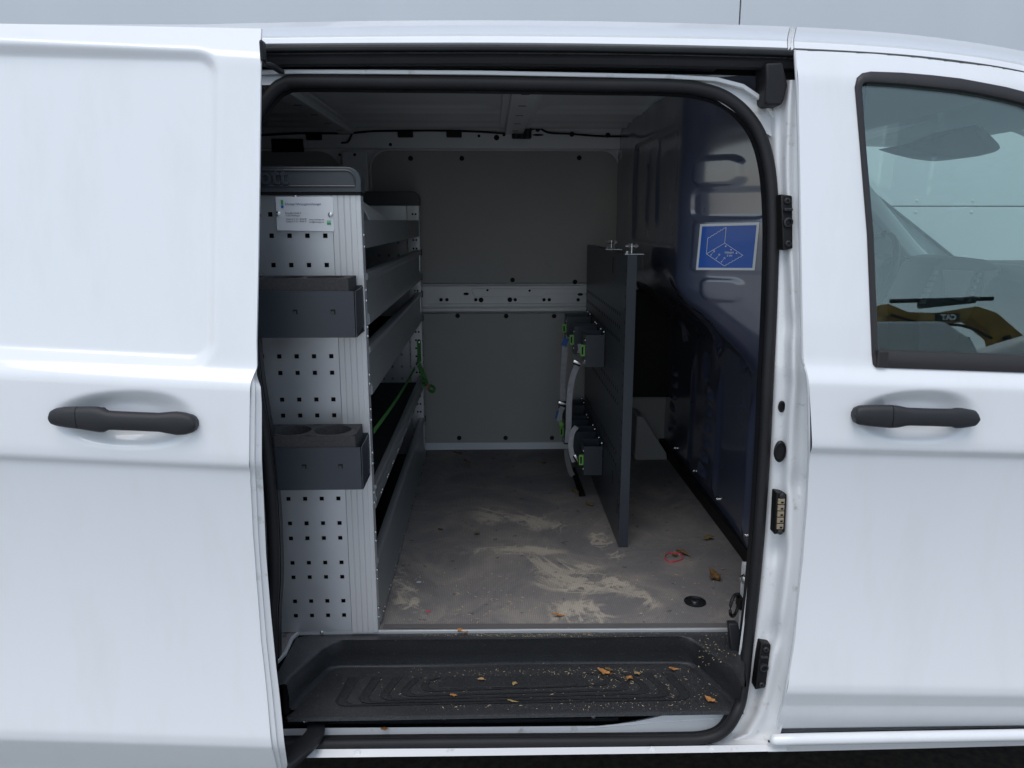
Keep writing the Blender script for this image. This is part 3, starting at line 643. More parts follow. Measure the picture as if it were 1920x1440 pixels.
# raised frame edge around upper lining
fr = rounded(L0-.006, L1+.006, wz(534), wz(281), .075, YW+.004)
sweep('lining_edge', fr, circ(.004, 6), FRAME, van, closed=True)
prism('rear_lining', rounded(-1.6, Py(642, 400, YW)[0], wz(531), wz(284), .09, YW+.004), (0, .01, 0), LINE, van, .0015)
LW0 = Py(700, 700, YW)[0]
low = prism('lower_lining', rounded(-2.0, .78, wz(831), wz(588), .01, YW+.002), (0, .01, 0), LINE, van, .0015)
for a, b in ((770, 297), (866, 297), (1086, 296), (961, 525), (1078, 528.5)): place(CLIP, Py(a, b, YW+.003), up)
for a, b in ((858, 592), (949, 592.5), (1039, 592.5), (861, 821), (948, 821), (1035, 821), (1135, 822)): place(CLIP, Py(a, b, YW+.001), low)
box('floor_skirting', -2.0, .45, YW-.006, YW+.012, wz(842)-.008, wz(830), mat('skirting', (.66, .68, .70), .45), van, .003)
# belt rail
def rail_prof(name, r0, r1, y0, y1, m=FRAME): return box(name, -1.9, .78, y0, y1, wz(r1), wz(r0), m, belt, .003)
belt = box('belt_rail', -1.9, .78, YW-.004, YW+.02, wz(571), wz(536), FRAME, van, .003)
rail_prof('rail_ridge', 569, 575, YW-.012, YW+.01); rail_prof('rail_foot', 577, 583.5, YW-.014, YW+.01); rail_prof('rail_web', 575, 585, YW-.002, YW+.01)
prism('rail_emboss', [Py(a, b, YW-.008) for a, b in ((884, 541), (1100, 541), (1100, 551), (1024, 551), (1017, 556), (890, 556), (884, 545))], (0, .01, 0), FRAME, belt, .002)
for a, b, s in ((827, 562, 1), (838, 562, 1), (892, 562, 1), (902, 562.5, 1.4), (956, 562, 1.4), (966, 562, 1), (1020, 562, 1), (1030, 562, 1), (1084, 562, 1), (914, 544, .7), (993, 545, .7)): place(HOLE, Py(a, b, YW-.0085), belt, scale=(s, 1, s))
place(HOLE, Py(874, 551, YW-.0085), belt, scale=(1.6, 1, .8)); place(HOLE, Py(1088, 552, YW-.0085), belt, scale=(1.6, 1, .8))
# roof-side frame above the linings with holes, boxes and cable
cant = box('cant_rail', -2.3, .62, YW-.03, YW+.02, wz(282)+.004, wz(243), FRAME, van, .006)
for a, b, s in ((752-20, 271, .9), (898, 255, .8), (945, 253, .8), (665, 290, .8), (637, 290, .7)): place(HOLE, Py(a, b, YW-.0305), cant, scale=(s, 1, s))
place(HOLE, Py(931, 258, YW-.0305), cant, scale=(1.5, 1, 1.5)); place(HOLE, Py(1009, 253, YW-.0305), cant, scale=(3.2, 1, .6))
for a, b, c_, d in ((746, 246, 775, 258), (837, 246, 866, 258), (574, 249, 604, 263)):
    A = Py(a, b, YW-.034); B = Py(c_, d, YW-.034); box('cable_box', A[0], B[0], YW-.045, YW-.028, B[2], A[2], DARK, cant, .004)
A = Py(507, 259, YW-.034); B = Py(570, 285, YW-.034); box('rail_opening', A[0], B[0], YW-.033, YW-.02, B[2], A[2], DARK, cant, .006)
A = Py(960, 234, YW-.05); B = Py(996, 260, YW-.05); bk = box('bow_bracket', A[0], B[0], YW-.075, YW-.03, B[2], A[2], DARK, cant, .004)
for f in (.2, .5, .8): box('bracket_rib', A[0]+(B[0]-A[0])*f-.003, A[0]+(B[0]-A[0])*f+.003, YW-.082, YW-.07, B[2]+.002, A[2], PLA, cant)
cab = [Py(a, b, YW-.045) for a, b in ((480, 254), (560, 250), (650, 250), (700, 246), (780, 245), (830, 245), (900, 247), (958, 250), (1000, 242), (1010, 240), (1030, 249), (1070, 251), (1120, 255), (1175, 256))]
sweep('roof_cable', spline(cab, 5), circ(.0045, 6), DARK, cant)
for a, b in ((1072, 252), (1139, 254), (1008, 243)): place(lathe_mesh('cable_clip', [(.010, 0), (.010, .012), (.006, .014), (.001, .014)], DARK, 8, 'y'), Py(a, b, YW-.036), cant)
sweep('cable_drop', spline([Py(a, b, YW-.04) for a, b in ((660, 251), (652, 266), (640, 268))], 5), circ(.004, 6), DARK, cant)
# pillar between linings
box('wall_pillar', Py(646, 400, YW)[0], Py(694, 400, YW)[0], YW-.012, YW+.02, wz(600), wz(284), FRAME, van, .006)
# ---- ceiling with swages and bows
ZC = 1.925
def fC(u, v):
    x = -2.3+u*3.15; y = .225+v*(YW+.02-.225); z = ZC+.012*math.sin(math.pi*min(1, v*1.1))
    for y0, dpt in ((1.30, -.010), (1.48, -.008), (1.60, -.012)): z += dpt*math.exp(-((y-y0)/.018)**2)
    for xa, xb in ((-1.6, -.66), (-.50, .02), (.18, .78)):
        if xa < x < xb: z += .008*sstep(0, .03, min(x-xa, xb-x, max(0, 1.24-y), y-.23))
    return (x, y, z)
ceiling = grid('ceiling', fC, 150, 90, INNER, van)
def bow(x, w_, nm):
    b = box('roof_bow', x-w_, x+w_, .23, YW-.02, ZC-.022, ZC+.012, INNER, van, .006)
    box('bow_flange', x-w_*1.6, x+w_*1.6, .231, YW-.021, ZC-.004, ZC+.006, INNER, b, .002)
    for yy in np.linspace(.5, 1.6, 6): box('bow_slot', x-.012, x+.012, yy-.006, yy+.006, ZC-.0226, ZC-.015, DARK, b)
bow(-.58, .032, 'a'); bow(.10, .038, 'b'); bow(-1.4, .032, 'c')
# ---- rear closing wall (rear doors, in the dark) and under-floor closure
box('rear_doors', -2.42, -2.37, .0, 1.8, .4, 1.95, INNER, van)
box('underbody', -2.4, 2.0, .16, 1.80, .32, .36, DARK, van)
# ---- entry step tray
ZT, ZR = .458, .552
step = bmesh.new()
rim_o = [Pz(a, b, ZR) for a, b in ((500, 1300), (556, 1190), (715, 1184.5), (1000, 1183), (1398, 1181), (1420, 1290))]
top = [Pz(a, b, ZR) for a, b in ((536, 1282), (545, 1268), (602, 1216), (622, 1205), (645, 1200.5), (960, 1196), (1268, 1193.5), (1292, 1196), (1310, 1206), (1372, 1250), (1385, 1268), (1392, 1285))]
bot = [Pz(a, b, ZT) for a, b in ((548, 1332), (560, 1316), (612, 1262), (624, 1254), (640, 1251.5), (960, 1247), (1272, 1244), (1290, 1246), (1304, 1254), (1366, 1308), (1374, 1318), (1382, 1327))]
mid = [a*.5+b*.5+np.array((0, 0, -.002)) for a, b in zip(top, bot)]
nt_ = len(top); V = []; Fc = []
cent = (top[5]+bot[5])/2
def toward(p, d, dz): q = cent-p; q = np.array((q[0], q[1], 0)); q /= np.linalg.norm(q); return p+q*d+np.array((0, 0, dz))
loops = [[toward(p, -.008, .001) for p in top], [toward(p, -.002, 0) for p in top], [toward(p, .002, -.004) for p in top], mid, [toward(p, -.006, .008) for p in bot], [toward(p, -.001, .0015) for p in bot], [toward(p, .008, 0) for p in bot]]
for lp in loops: V += lp
for j in range(len(loops)-1):
    for i in range(nt_-1): a = j*nt_+i; Fc.append((a, a+1, a+1+nt_, a+nt_))
# rim plate
base = len(V); rim = [Pz(a, b, ZR+.001) for a, b in ((508, 1296), (516, 1270), (556, 1196), (600, 1186.5), (720, 1184), (960, 1182.5), (1268, 1181), (1340, 1180.5), (1388, 1181), (1393, 1210), (1396, 1250), (1396, 1290))]; V += rim
for i in range(nt_-1): Fc.append((i, i+1, base+i+1, base+i))
# tray floor
base2 = len(V); inner = loops[-1]; fy = Pz(900, 1333, ZT)[1]
fr_pts = [np.array((p[0], Pz(540, 1341, ZT)[1] if True else 0, ZT)) for p in inner]
L_ = Pz(541, 1341, ZT); Rr = Pz(1392, 1327, ZT)
fr_pts = [np.array((L_[0]+(Rr[0]-L_[0])*f, L_[1]+(Rr[1]-L_[1])*f, ZT)) for f in np.linspace(0, 1, nt_)]
V += fr_pts; o6 = 6*nt_
for i in range(nt_-1): Fc.append((o6+i, o6+i+1, base2+i+1, base2+i))
# front nose rolled down
base3 = len(V); V += [p+np.array((0, -.008, -.002)) for p in fr_pts]; base4 = len(V); V += [p+np.array((0, -.010, -.010)) for p in fr_pts]; base5 = len(V); V += [p+np.array((0, .03, -.016)) for p in fr_pts]
for A_, B_ in ((base2, base3), (base3, base4), (base4, base5)):
    for i in range(nt_-1): Fc.append((A_+i, A_+i+1, B_+i+1, B_+i))
step = mesh('entry_step', V, Fc, STEPM, van, True, 50)
Lb = [627, 671, 711, 750, 787]; Rb = [1297, 1258, 1220, 1183, 1147]; rbL = [1324, 1319, 1313, 1306, 1297]
for k_ in range(5):
    wdt = 22-1.6*k_; wr = 3.6
    def U(off, offr, up_):
        l = Lb[k_]+off; r_ = Rb[k_]-off; b_ = rbL[k_]-offr; br = b_-11
        return [Pz(a, b, ZT+up_) for a, b in ((l+26, 1270), (l+6, b_-17), (l+1, b_-9), (l+5, b_-3), (l+16, b_), ((l+r_)/2, (b_+br)/2), (r_-18, br), (r_-6, br-3), (r_-1, br-9), (r_-6, br-17), (r_-36, 1262))]
    a0, a1 = U(0, 0, .0), U(2.5, .7, .0028); b1, b0 = U(wdt-2.5, wr-.7, .0028), U(wdt, wr, .0)
    V = a0+a1+b1+b0; m_ = len(a0); Fc = []
    for j in range(3):
        for i in range(m_-1): q = j*m_+i; Fc.append((q, q+1, q+1+m_, q+m_))
    mesh('tread_rib', V, Fc, STEPM, step, True, 40)
cpx = [(822, 1291), (826, 1277), (838, 1270), (1085, 1266.5), (1098, 1273), (1106, 1286)]
prism('tread_rib', [Pz(a, b, ZT+.0004) for a, b in cpx], (0, 0, .0022), STEPM, step, .0008)
# side guard of the step
prism('step_side_guard', [Py(a, b, .12) for a, b in ((1366, 1170), (1384, 1170), (1392, 1200), (1388, 1300), (1376, 1312), (1384, 1240), (1372, 1225))], (0, .02, 0), PLA, step, .003)
prism('step_bracket', [Py(a, b, .06) for a, b in ((529, 1262), (541, 1264), (546, 1330), (541, 1342), (530, 1338))], (0, .03, 0), DARK, step, .003)
# ---- bulkhead (partition)
def up_plan(y):   # x of the bulged upper half
    return .535+.30*sstep(.70, .42, y)**1.1
def XB(y, z):
    zt = 1.30-.12*sstep(.9, .35, y)+.02*math.sin(y*3)
    k = sstep(zt-.17, zt+.12, z)
    lo = .775-.02*sstep(1.0, .3, y)
    x = lo*(1-k)+up_plan(y)*k
    # top edge leans in a little
    x += .03*sstep(1.80, 1.93, z)*0
    return x
GB = lambda p: p[0]-XB(p[1], p[2]) if p[1] > .15 else -1
def hitB(a, b): return hit(a, b, GB, 1.4, 4.5)
# embossed fields, measured on the panel in (y, z)
EMB = []
for (pa, pb, dep, r) in (((1305, 298), (1393, 346), -.011, .02), ((1298, 357), (1440, 408), .006, .02), ((1302, 415), (1440, 512), -.004, .01), ((1318, 522), (1390, 566), -.008, .015), ((1190, 275), (1262, 460), .010, .03)):
    A = hitB(*pa); B = hitB(*pb); EMB.append((min(A[1], B[1]), max(A[1], B[1]), min(A[2], B[2]), max(A[2], B[2]), dep, r))
for (q, dep, wd) in (((1285, 620), .014, .05), ((1325, 690), .014, .04), ((1235, 610), .014, .05)):
    A = hitB(*q); EMB.append((A[1]-wd, A[1]+wd, A[2]-.05, A[2]+.05, dep, .03))
def XE(y, z):
    x = XB(y, z)
    for y0, y1, z0, z1, dep, r in EMB:
        qy = abs(y-(y0+y1)/2)-(y1-y0)/2+r; qz = abs(z-(z0+z1)/2)-(z1-z0)/2+r
        d = math.hypot(max(qy, 0), max(qz, 0))+min(max(qy, qz), 0)-r; x += dep*(1-sstep(-.005, .005, d))
    # vertical swages low on the panel and a horizontal one in the bulge
    if z < 1.08:
        for yy in (.62, .98, 1.32): x -= .012*math.exp(-((y-yy)/.022)**2)*sstep(1.10, .98, z)*sstep(.60, .68, z)
    for yy in (1.02, 1.18): x -= .010*math.exp(-((y-yy)/.016)**2)*sstep(1.52, 1.57, z)*sstep(1.82, 1.74, z)
    for yy in (.45, .72, 1.0): x += .02*math.exp(-(((y-yy)+.45*(z-1.2))/.03)**2)*sstep(1.10, 1.16, z)*sstep(1.33, 1.27, z)
    x += .0022*math.sin(y*17+z*11)*math.sin(z*13-1.3*y)      # slight oil-canning of the sheet
    return x
GE = lambda p: p[0]-XE(p[1], p[2]) if p[1] > .15 else -1
def hitE(a, b, off=0):
    p = hit(a, b, GE, 1.4, 4.5)
    if off:
        e_ = 1e-3; n_ = np.array((-1, (XE(p[1]+e_, p[2])-XE(p[1]-e_, p[2]))/(2*e_), (XE(p[1], p[2]+e_)-XE(p[1], p[2]-e_))/(2*e_))); p = p+n_/np.linalg.norm(n_)*off
    return p
def fB(u, v):
    y = float(np.interp(u, [0, .08, .6, 1], [.25, .40, .72, YW+.02])); z = .60+v*(1.93-.60); return (XE(y, z), y, z)
bulkhead = grid('bulkhead', fB, 240, 300, BULK, van)
bulkhead['label'] = 'dark blue grey steel partition behind the cab'
box('bulkhead_foot', .755, .80, .2, YW+.02, .556, .603, DARK, van)
bs = lathe_mesh('bulkhead_screw', [(.011, 0), (.011, .002), (.007, .003), (.007, .007), (.001, .008)], ZINC, 14, 'x')
for a, b in ((1197, 752), (1235, 804), (1267, 840), (1303, 883), (1347, 936), (1401, 1004)):
    p = hitB(a, b); place(bs, p+np.array((-.002, 0, 0)), bulkhead, 'bulkhead_screw', rot=(0, 0, R(180)))
# louvres
def louvre(c):
    V = []; Fc = []; n1, n2 = 7, 5
    for i in range(n1):
        u = i/(n1-1)*2-1
        for j in range(n2):
            v = j/(n2-1); h = .016*math.sqrt(max(0, 1-u*u))*math.sin(math.pi*.5*(1-v))**.8 if v < 1 else 0
            V.append((-h, u*.048, .030*(v)-.012+(0.006*u)))
    for i in range(n1-1):
        for j in range(n2-1): a = i*n2+j; Fc.append((a, a+1, a+n2+1, a+n2))
    me = bpy.data.meshes.new('louvre'); me.from_pydata(V, [], Fc); me.materials.append(BULK); fix(me, True); return me
lou = louvre(0)
for col in (((1331, 737), (1329, 767), (1326, 796), (1323, 825), (1320, 853), (1316, 880)), ((1266, 695), (1266, 717), (1264, 740), (1262, 762), (1261, 784), (1258, 800))):
    for a, b in col:
        p = hitB(a, b); place(lou, p+np.array((.001, 0, 0)), bulkhead, 'louvre')
box('pillar_cover', .585, .80, YW-.03, YW+.001, .80, 1.27, DARK, van, .006)
# grey bracket of the far side seen under the partition
prism('wheel_arch_cover', [Px(a, b, .70) for a, b in ((1196, 790), (1206, 778), (1240, 868), (1200, 869))] if False else [Py(a, b, 1.60) for a, b in ((1194, 780), (1207, 783), (1250, 850), (1250, 866), (1201, 869), (1190, 860))], (0, .15, 0), LINE, van, .004)
# ---- cab behind the front door window
box('cab_side', .9, 2.3, YW+.005, YW+.05, .45, 1.30, DASHL, van, .01)
box('cab_roof_lining', .80, 1.95, .20, YW+.02, 1.885, 1.905, HEAD, van, .006)
hl = [Py(a, b, 1.70) for a, b in ((1560, 250), (1633, 272), (1700, 274), (1760, 262), (1800, 245), (1863, 229), (1920, 246), (2050, 300), (2050, 180), (1560, 180))]
prism('far_roof_side', hl, (0, .06, 0), HEAD, van, .004)
ap = [Py(a, b, 1.66) for a, b in ((1600, 332), (1633, 359), (1735, 440), (1790, 484), (1800, 520), (1600, 540))]
prism('windscreen_pillar', ap, (0, .07, 0), HEAD, van, .006)
sweep('pillar_seal', [Py(a, b, 1.655) for a, b in ((1600, 332), (1633, 359), (1735, 440), (1790, 484))], circ(.006, 6), DASH, van)
mir = [Py(a, b, .95) for a, b in ((1690, 272), (1745, 262), (1800, 240), (1832, 233), (1850, 243), (1874, 268), (1879, 278), (1868, 285), (1835, 293), (1800, 296), (1760, 291), (1722, 282))]
prism('overhead_console', mir, (0, .16, 0), DASH, van, .008)
sweep('console_rib', [Py(a, b, .945) for a, b in ((1836, 241), (1846, 258))], rrect(.002, .012, .001), DASHL, van)
sweep('steering_wheel', [np.array((1.42+.19*math.cos(t)*.35, 1.38+.19*math.cos(t+1.57), 1.33+.19*math.sin(t+1.57)*.95)) for t in np.linspace(0, 2*math.pi, 33)[:-1]], circ(.014, 8), DASH, van, closed=True)
# dashboard: swept top, binnacle hood and centre stack
dtop = [Py(a, b, .55) for a, b in ((1640, 700), (1640, 540), (1655, 500), (1690, 480), (1760, 474), (1840, 477), (1900, 486), (1960, 500), (2100, 520), (2100, 700))]
dl = [np.array((p[0]+.18, .30, p[2]-.03)) for p in dtop]
def dash_f(u, v):
    y = .28+v*1.44; x = 1.36+u*.75; c0 = math.exp(-((y-.95)/.16)**2); c1 = math.exp(-((y-1.38)/.17)**2)
    lead = .16-.10*c0-.04*c1
    s = u*1.6
    z = 1.05+.30*min(1, max(0, (s-.02)/.30))**.7+.055*c0*sstep(.2, .5, s)+.06*c1*sstep(.2, .45, s)+.02*math.sin(min(1, s)*3)
    return (x+lead*(1-min(1, s)), y, z)
dash = grid('dashboard', dash_f, 40, 70, DASH, van)
def pyq(name, q, y, d, m, par, bev=.002): return prism(name, [Py(a, b, y) for a, b in q], (0, d, 0), m, par, bev)
stack = pyq('centre_stack', ((1722, 568), (1752, 500), (1768, 486), (1800, 481), (1850, 487), (1878, 500), (1886, 570), (1886, 700), (1722, 700)), .86, .2, DASH, van, .006)
pyq('infotainment_screen', ((1766, 506), (1827, 508), (1806, 566), (1774, 558)), .852, .01, SCREEN, stack)
for i in range(6): pyq('console_button', ((1752-i*5, 508+i*11), (1760-i*4.4, 508+i*11), (1758-i*4.4, 515+i*11), (1750-i*5, 515+i*11)), .853, .01, DASHL, stack, .001)
for i in range(5): pyq('console_button', ((1836-i*5, 512+i*12), (1842-i*5, 512+i*12), (1840-i*5, 518+i*12), (1834-i*5, 518+i*12)), .853, .01, DASHL, stack, .001)
pyq('air_vent', ((1846, 510), (1872, 506), (1874, 560), (1842, 560)), .853, .01, DASHL, stack)
binn = pyq('instrument_hood', ((1644, 560), (1648, 510), (1662, 486), (1690, 477), (1712, 486), (1725, 510), (1722, 560)), 1.22, .22, DASH, van, .01)
place(lathe_mesh('badge', [(.02, 0), (.02, .004), (.016, .006), (.014, .002), (.001, .002)], ZINC, 18, 'y'), Py(1664, 534, 1.21), binn, 'wheel_badge', scale=(.6, 1, .6))
pyq('stalk', ((1700, 562), (1710, 552), (1712, 554), (1702, 564)), 1.2, .01, DASHL, binn, .001)
# ================================================================== SHELVING UNIT
SX0, SX1, SY0, SY1, SZ0, SZ1 = -.68, -.284, .22, 1.66, .562, 1.62
shelf = thing('shelving_unit', ((SX0+SX1)/2, .95, .56), 'aluminium shelving unit with perforated end panel standing on cargo floor', 'shelving')
def perforated(name, x0, x1, z0, z1, cols, rws, hs_, y, m, parent, th=.0015):
    xs = sorted([x0, x1]+[c+s*hs_ for c in cols for s in (-1, 1)]); zs = sorted([z0, z1]+[r+s*hs_ for r in rws for s in (-1, 1)])
    bm = bmesh.new(); vg = {}
    def v(i, j):
        if (i, j) not in vg: vg[(i, j)] = bm.verts.new((xs[i], y, zs[j]))
        return vg[(i, j)]
    for i in range(len(xs)-1):
        for j in range(len(zs)-1):
            cx, cz = (xs[i]+xs[i+1])/2, (zs[j]+zs[j+1])/2
            if any(abs(cx-c) < hs_ for c in cols) and any(abs(cz-r) < hs_ for r in rws): continue
            bm.faces.new((v(i, j), v(i+1, j), v(i+1, j+1), v(i, j+1)))
    e = bmesh.ops.extrude_face_region(bm, geom=list(bm.faces))
    for q in e['geom']:
        if isinstance(q, bmesh.types.BMVert): q.co.y += th
    return from_bm(name, bm, m, parent)
rws = [Py(600, r, SY0)[2] for r in (402, 442, 497, 543, 590, 623, 668, 699, 749, 779, 824, 870, 895, 935, 981, 1009, 1055, 1082, 1127, 1154)]
cols = [-.3665-.0395*i for i in range(8)]
endp = perforated('end_panel', SX0, -.349, SZ0, SZ1, cols, rws, .0050, SY0, ALU, shelf)
box('panel_backing', SX0+.01, -.345, SY0+.020, SY0+.024, SZ0+.01, SZ1-.01, DARK, shelf)
for a, b in ((553, 367.5), (603, 1186)): place(SCREW, Py(a, b, SY0), endp)
# corner post: ribbed extrusion
post = box('corner_post', -.3485, SX1, SY0-.003, SY0+.030, SZ0-.004, SZ1, ALUP, shelf, .002)
for i in range(4): box('post_rib', -.3480+.0135*i+.0005, -.3480+.0135*i+.0125, SY0-.0046, SY0, SZ0-.003, SZ1-.001, ALUP, post, .0006)
rows_r = []
for r in (441, 463, 545, 565, 615, 632, 705, 722, 770, 790, 852, 872, 927, 946, 1002, 1018, 1073, 1090, 1145, 1162): place(RIVET, (SX1+.0005, SY0+.014, Py(695, r, SY0)[2]), post, scale=(1.2, 1.2, 1.3))
# top cap with embossed maker's word
zc0 = Py(600, 361, SY0)[2]; zc1 = Py(600, 313, SY0)[2]
def cap(y0, y1, parent):
    P = [(SX0, y0, zc0), (SX1+.003, y0, zc0)] + [(SX1+.003-.030+.030*math.cos(R(t)), y0, zc1-.030+.030*math.sin(R(t))) for t in range(0, 91, 15)] + [(SX0+.03-.03*math.sin(R(t)), y0, zc1-.03+.03*math.cos(R(t))) for t in range(0, 91, 15)]
    return prism('top_cap', P, (0, y1-y0, 0), CAP, parent, .002)
cp1 = cap(SY0-.012, SY0+.045, shelf)
P = [(SX0, SY0-.013, zc0+.013), (SX1-.010, SY0-.013, zc0+.013)]+[(SX1-.010-.020+.020*math.cos(R(t)), SY0-.013, zc1-.028+.020*math.sin(R(t))) for t in range(0, 91, 15)]+[(SX0, SY0-.013, zc1-.008)]
sweep('cap_rib', P, circ(.0022, 6), CAP, cp1)
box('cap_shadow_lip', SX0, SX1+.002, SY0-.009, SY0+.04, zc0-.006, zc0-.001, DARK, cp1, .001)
tsz = .052; bx = Py(541, 346, SY0-.013)
text_mesh('embossed_word', 'bott', lambda x, y, z: (bx[0]+x, SY0-.0135-z-.0012, Py(541, 345, SY0-.0135)[2]+y), CAP, cp1, tsz, 'RIGHT', .0009, .0028)
cap(SY1-.03, SY1+.02, shelf)
# far end panel and posts
perforated('end_panel', SX0, SX1-.002, SZ0, SZ1, [-.335-.0395*i for i in range(8)], [.60+.0395*i*1.3 for i in range(19)], .005, SY1, ALU, shelf)
fp = box('corner_post', SX1-.050, SX1, SY1-.028, SY1, SZ0-.004, SZ1, ALUP, shelf, .002)
dot = lathe_mesh('post_hole', [(.0042, 0), (.0042, .0006), (.002, .0006)], BLK, 8, 'y')
for z in np.arange(.60, 1.60, .034):
    if any(a < z < b for a, b in ((1.33, 1.44), (1.17, 1.275), (.57, .74), (.86, .93), (1.50, 1.57))): continue
    for x in (SX1-.014, SX1-.026): place(dot, (x, SY1-.0281, z), fp)
for z in np.arange(.62, 1.55, .09):
    for dz in (0, .03): place(RIVET, (SX1, SY1-.012, z+dz), fp)
# back panel
box('back_panel', SX0-.004, SX0, SY0, SY1+.002, SZ0, SZ1, ALU, shelf)
# shelves
def tray(z, th=.012, m=SHELF): return box('shelf_tray', SX0+.002, SX1-.012, SY0+.026, SY1-.03, z, z+th, m, shelf)
def lip_(z0, z1, roll=.016, near=SY0+.032, far_=SY1-.012, m=LIP):
    y0, y1 = near, far_; h = z1-z0
    prof = [(SX1-.002, z0), (SX1+.004, z0+.004), (SX1+.004, z0+.022), (SX1-.004, z0+h*.32), (SX1-.004, z1-roll*1.6), (SX1+.003, z1-roll*.9), (SX1+.002, z1-.003), (SX1-.006, z1), (SX1-.018, z1-.001), (SX1-.022, z1-.012), (SX1-.018, z1-.012), (SX1-.014, z1-.006), (SX1-.006, z1-.010), (SX1-.008, z0+h*.30), (SX1-.002, z0+.020), (SX1-.006, z0+.002)]
    V = [(x, y0, z) for x, z in prof]+[(x, y1, z) for x, z in prof]; k = len(prof)
    Fc = [(i, (i+1) % k, k+(i+1) % k, k+i) for i in range(k)]+[tuple(range(k))[::-1], tuple(range(k, 2*k))]
    o = mesh('front_lip', V, Fc, m, shelf, True, 28)
    for zz in (z1-.010, z0+.012): box('lip_end_cap', SX1-.022, SX1+.006, y1-.002, y1+.008, zz-.013, zz+.013, PLA, o, .003)
    return o
tray(.572); lip_(.566, .745)
tray(.885); tr = box('tray_edge', SX1-.014, SX1+.002, SY0+.03, SY1-.014, .872, .930, LIP, shelf, .003); box('tray_groove', SX1, SX1+.004, SY0+.03, SY1-.014, .892, .902, LIP, tr, .001); box('tray_bead', SX1-.012, SX1+.005, SY0+.03, SY1-.014, .922, .9325, LIP, tr, .003)
for y in np.arange(.34, 1.62, .12):
    for dy in (0, .022): place(RIVET, (SX1+.0022, y+dy, .882), tr, scale=(1, 1.1, 1.1)); place(RIVET, (SX1+.0045, y+dy*1.1-.05, .578), shelf, scale=(1, 1.1, 1.1))
tray(1.165); lip_(1.155, 1.275); tray(1.335); lip_(1.322, 1.445)
top = box('top_strip', SX1-.008, SX1-.002, SY0+.03, SY1-.016, 1.498, 1.562, LIP, shelf, .001)
tray(1.50, .006, LIP)
prism('divider_plate', [(SX1-.02, SY0+.25, 1.562), (SX1-.02, SY0+.62, 1.562), (SX1-.06, SY0+.30, 1.62)], (-.002, 0, 0), FRAME, shelf)
for z in (1.0, 1.2): pass
# ---- holder boxes on the end panel
def holder(name, rt_, rb_, label):
    zt, zb = Py(660, rt_, .108)[2], Py(664, rb_, .108)[2]; x1 = -.2865; x0 = x1-.30; y0, y1 = .108, SY0-.006; t = .0018
    h = thing(name, ((x0+x1)/2, y1, zb), label, 'holder', 'bottle holders hung on the shelving end panel')
    bm = bmesh.new()
    bm_box(bm, x0, x1-.003, y0, y0+t, zb, zt); bm_box(bm, x0, x1, y0+t+.0005, y1, zb, zb+t)
    bx_ = from_bm('holder_box', bm, STEEL, h)
    prism('side_plate', [(x1-t, y0+.004, zt-.001), (x1-t, y1, zt+.001), (x1-t, y1, zb+.016), (x1-t, y0+.002, zb)], (t, 0, 0), STEEL, bx_)
    box('back_plate', x0, x1-t, y1-t, y1+.004, zb, zt+.004, STEEL, bx_); prism('side_plate', [(x0, y0+.004, zt), (x0, y1, zt), (x0, y1, zb), (x0, y0, zb)], (t, 0, 0), STEEL, bx_)
    for dx in (.048, .128): box('square_punch', x1-dx-.005, x1-dx+.005, y0-.0008, y0+.001, (zt+zb)/2+.001, (zt+zb)/2+.011, DARK, bx_); box('punch_tab', x1-dx-.004, x1-dx+.002, y0-.0013, y0+.001, (zt+zb)/2+.001, (zt+zb)/2+.007, STEEL, bx_)
    # foam block with two round wells
    fx0, fx1, fy0, fy1, fz0, fz1 = x0+.004, x1-.014, y0+.004, y1-.003, zb+.01, zt+.026
    bm = bmesh.new(); cs = [(fx1-.058, (fy0+fy1)/2), (fx1-.148, (fy0+fy1)/2), (fx1-.238, (fy0+fy1)/2)]; rr = .041; N = 32
    # top face as strips round each hole
    cells = [fx0]+[(cs[i][0]+cs[i+1][0])/2 for i in (1, 0)]+[fx1]; cells = sorted(cells)
    for ci, (cx, cy) in enumerate(sorted(cs)):
        xa, xb = cells[ci], cells[ci+1]; outer = []; inn = []; dn = []
        for i in range(N):
            t_ = 2*math.pi*i/N; c_, s_ = math.cos(t_), math.sin(t_)
            kx = (xb-cx if c_ > 0 else cx-xa)/abs(c_) if abs(c_) > 1e-6 else 1e9; ky = (fy1-cy if s_ > 0 else cy-fy0)/abs(s_) if abs(s_) > 1e-6 else 1e9; k_ = min(kx, ky)
            outer.append(bm.verts.new((cx+c_*k_, cy+s_*k_, fz1))); inn.append(bm.verts.new((cx+rr*c_, cy+rr*s_, fz1))); dn.append(bm.verts.new((cx+rr*c_, cy+rr*s_, fz1-.075)))
        for i in range(N):
            j = (i+1) % N; bm.faces.new((outer[i], outer[j], inn[j], inn[i])); bm.faces.new((inn[i], inn[j], dn[j], dn[i]))
        bm.faces.new(dn)
    q = [bm.verts.new(v) for v in ((fx0, fy0, fz1), (fx1, fy0, fz1), (fx1, fy1, fz1), (fx0, fy1, fz1), (fx0, fy0, fz0), (fx1, fy0, fz0), (fx1, fy1, fz0), (fx0, fy1, fz0))]
    for a_, b_, c_, d_ in ((0, 1, 5, 4), (1, 2, 6, 5), (2, 3, 7, 6), (3, 0, 4, 7)): bm.faces.new((q[a_], q[b_], q[c_], q[d_]))
    bmesh.ops.remove_doubles(bm, verts=bm.verts, dist=1e-5)
    from_bm('foam_insert', bm, FOAM, h, auto=50)
holder('bottle_holder', 546, 633, 'upper dark steel holder box with foam insert, just below the company plate')
holder('bottle_holder', 839, 918, 'lower dark steel holder box with two-hole foam insert, on shelving end panel')
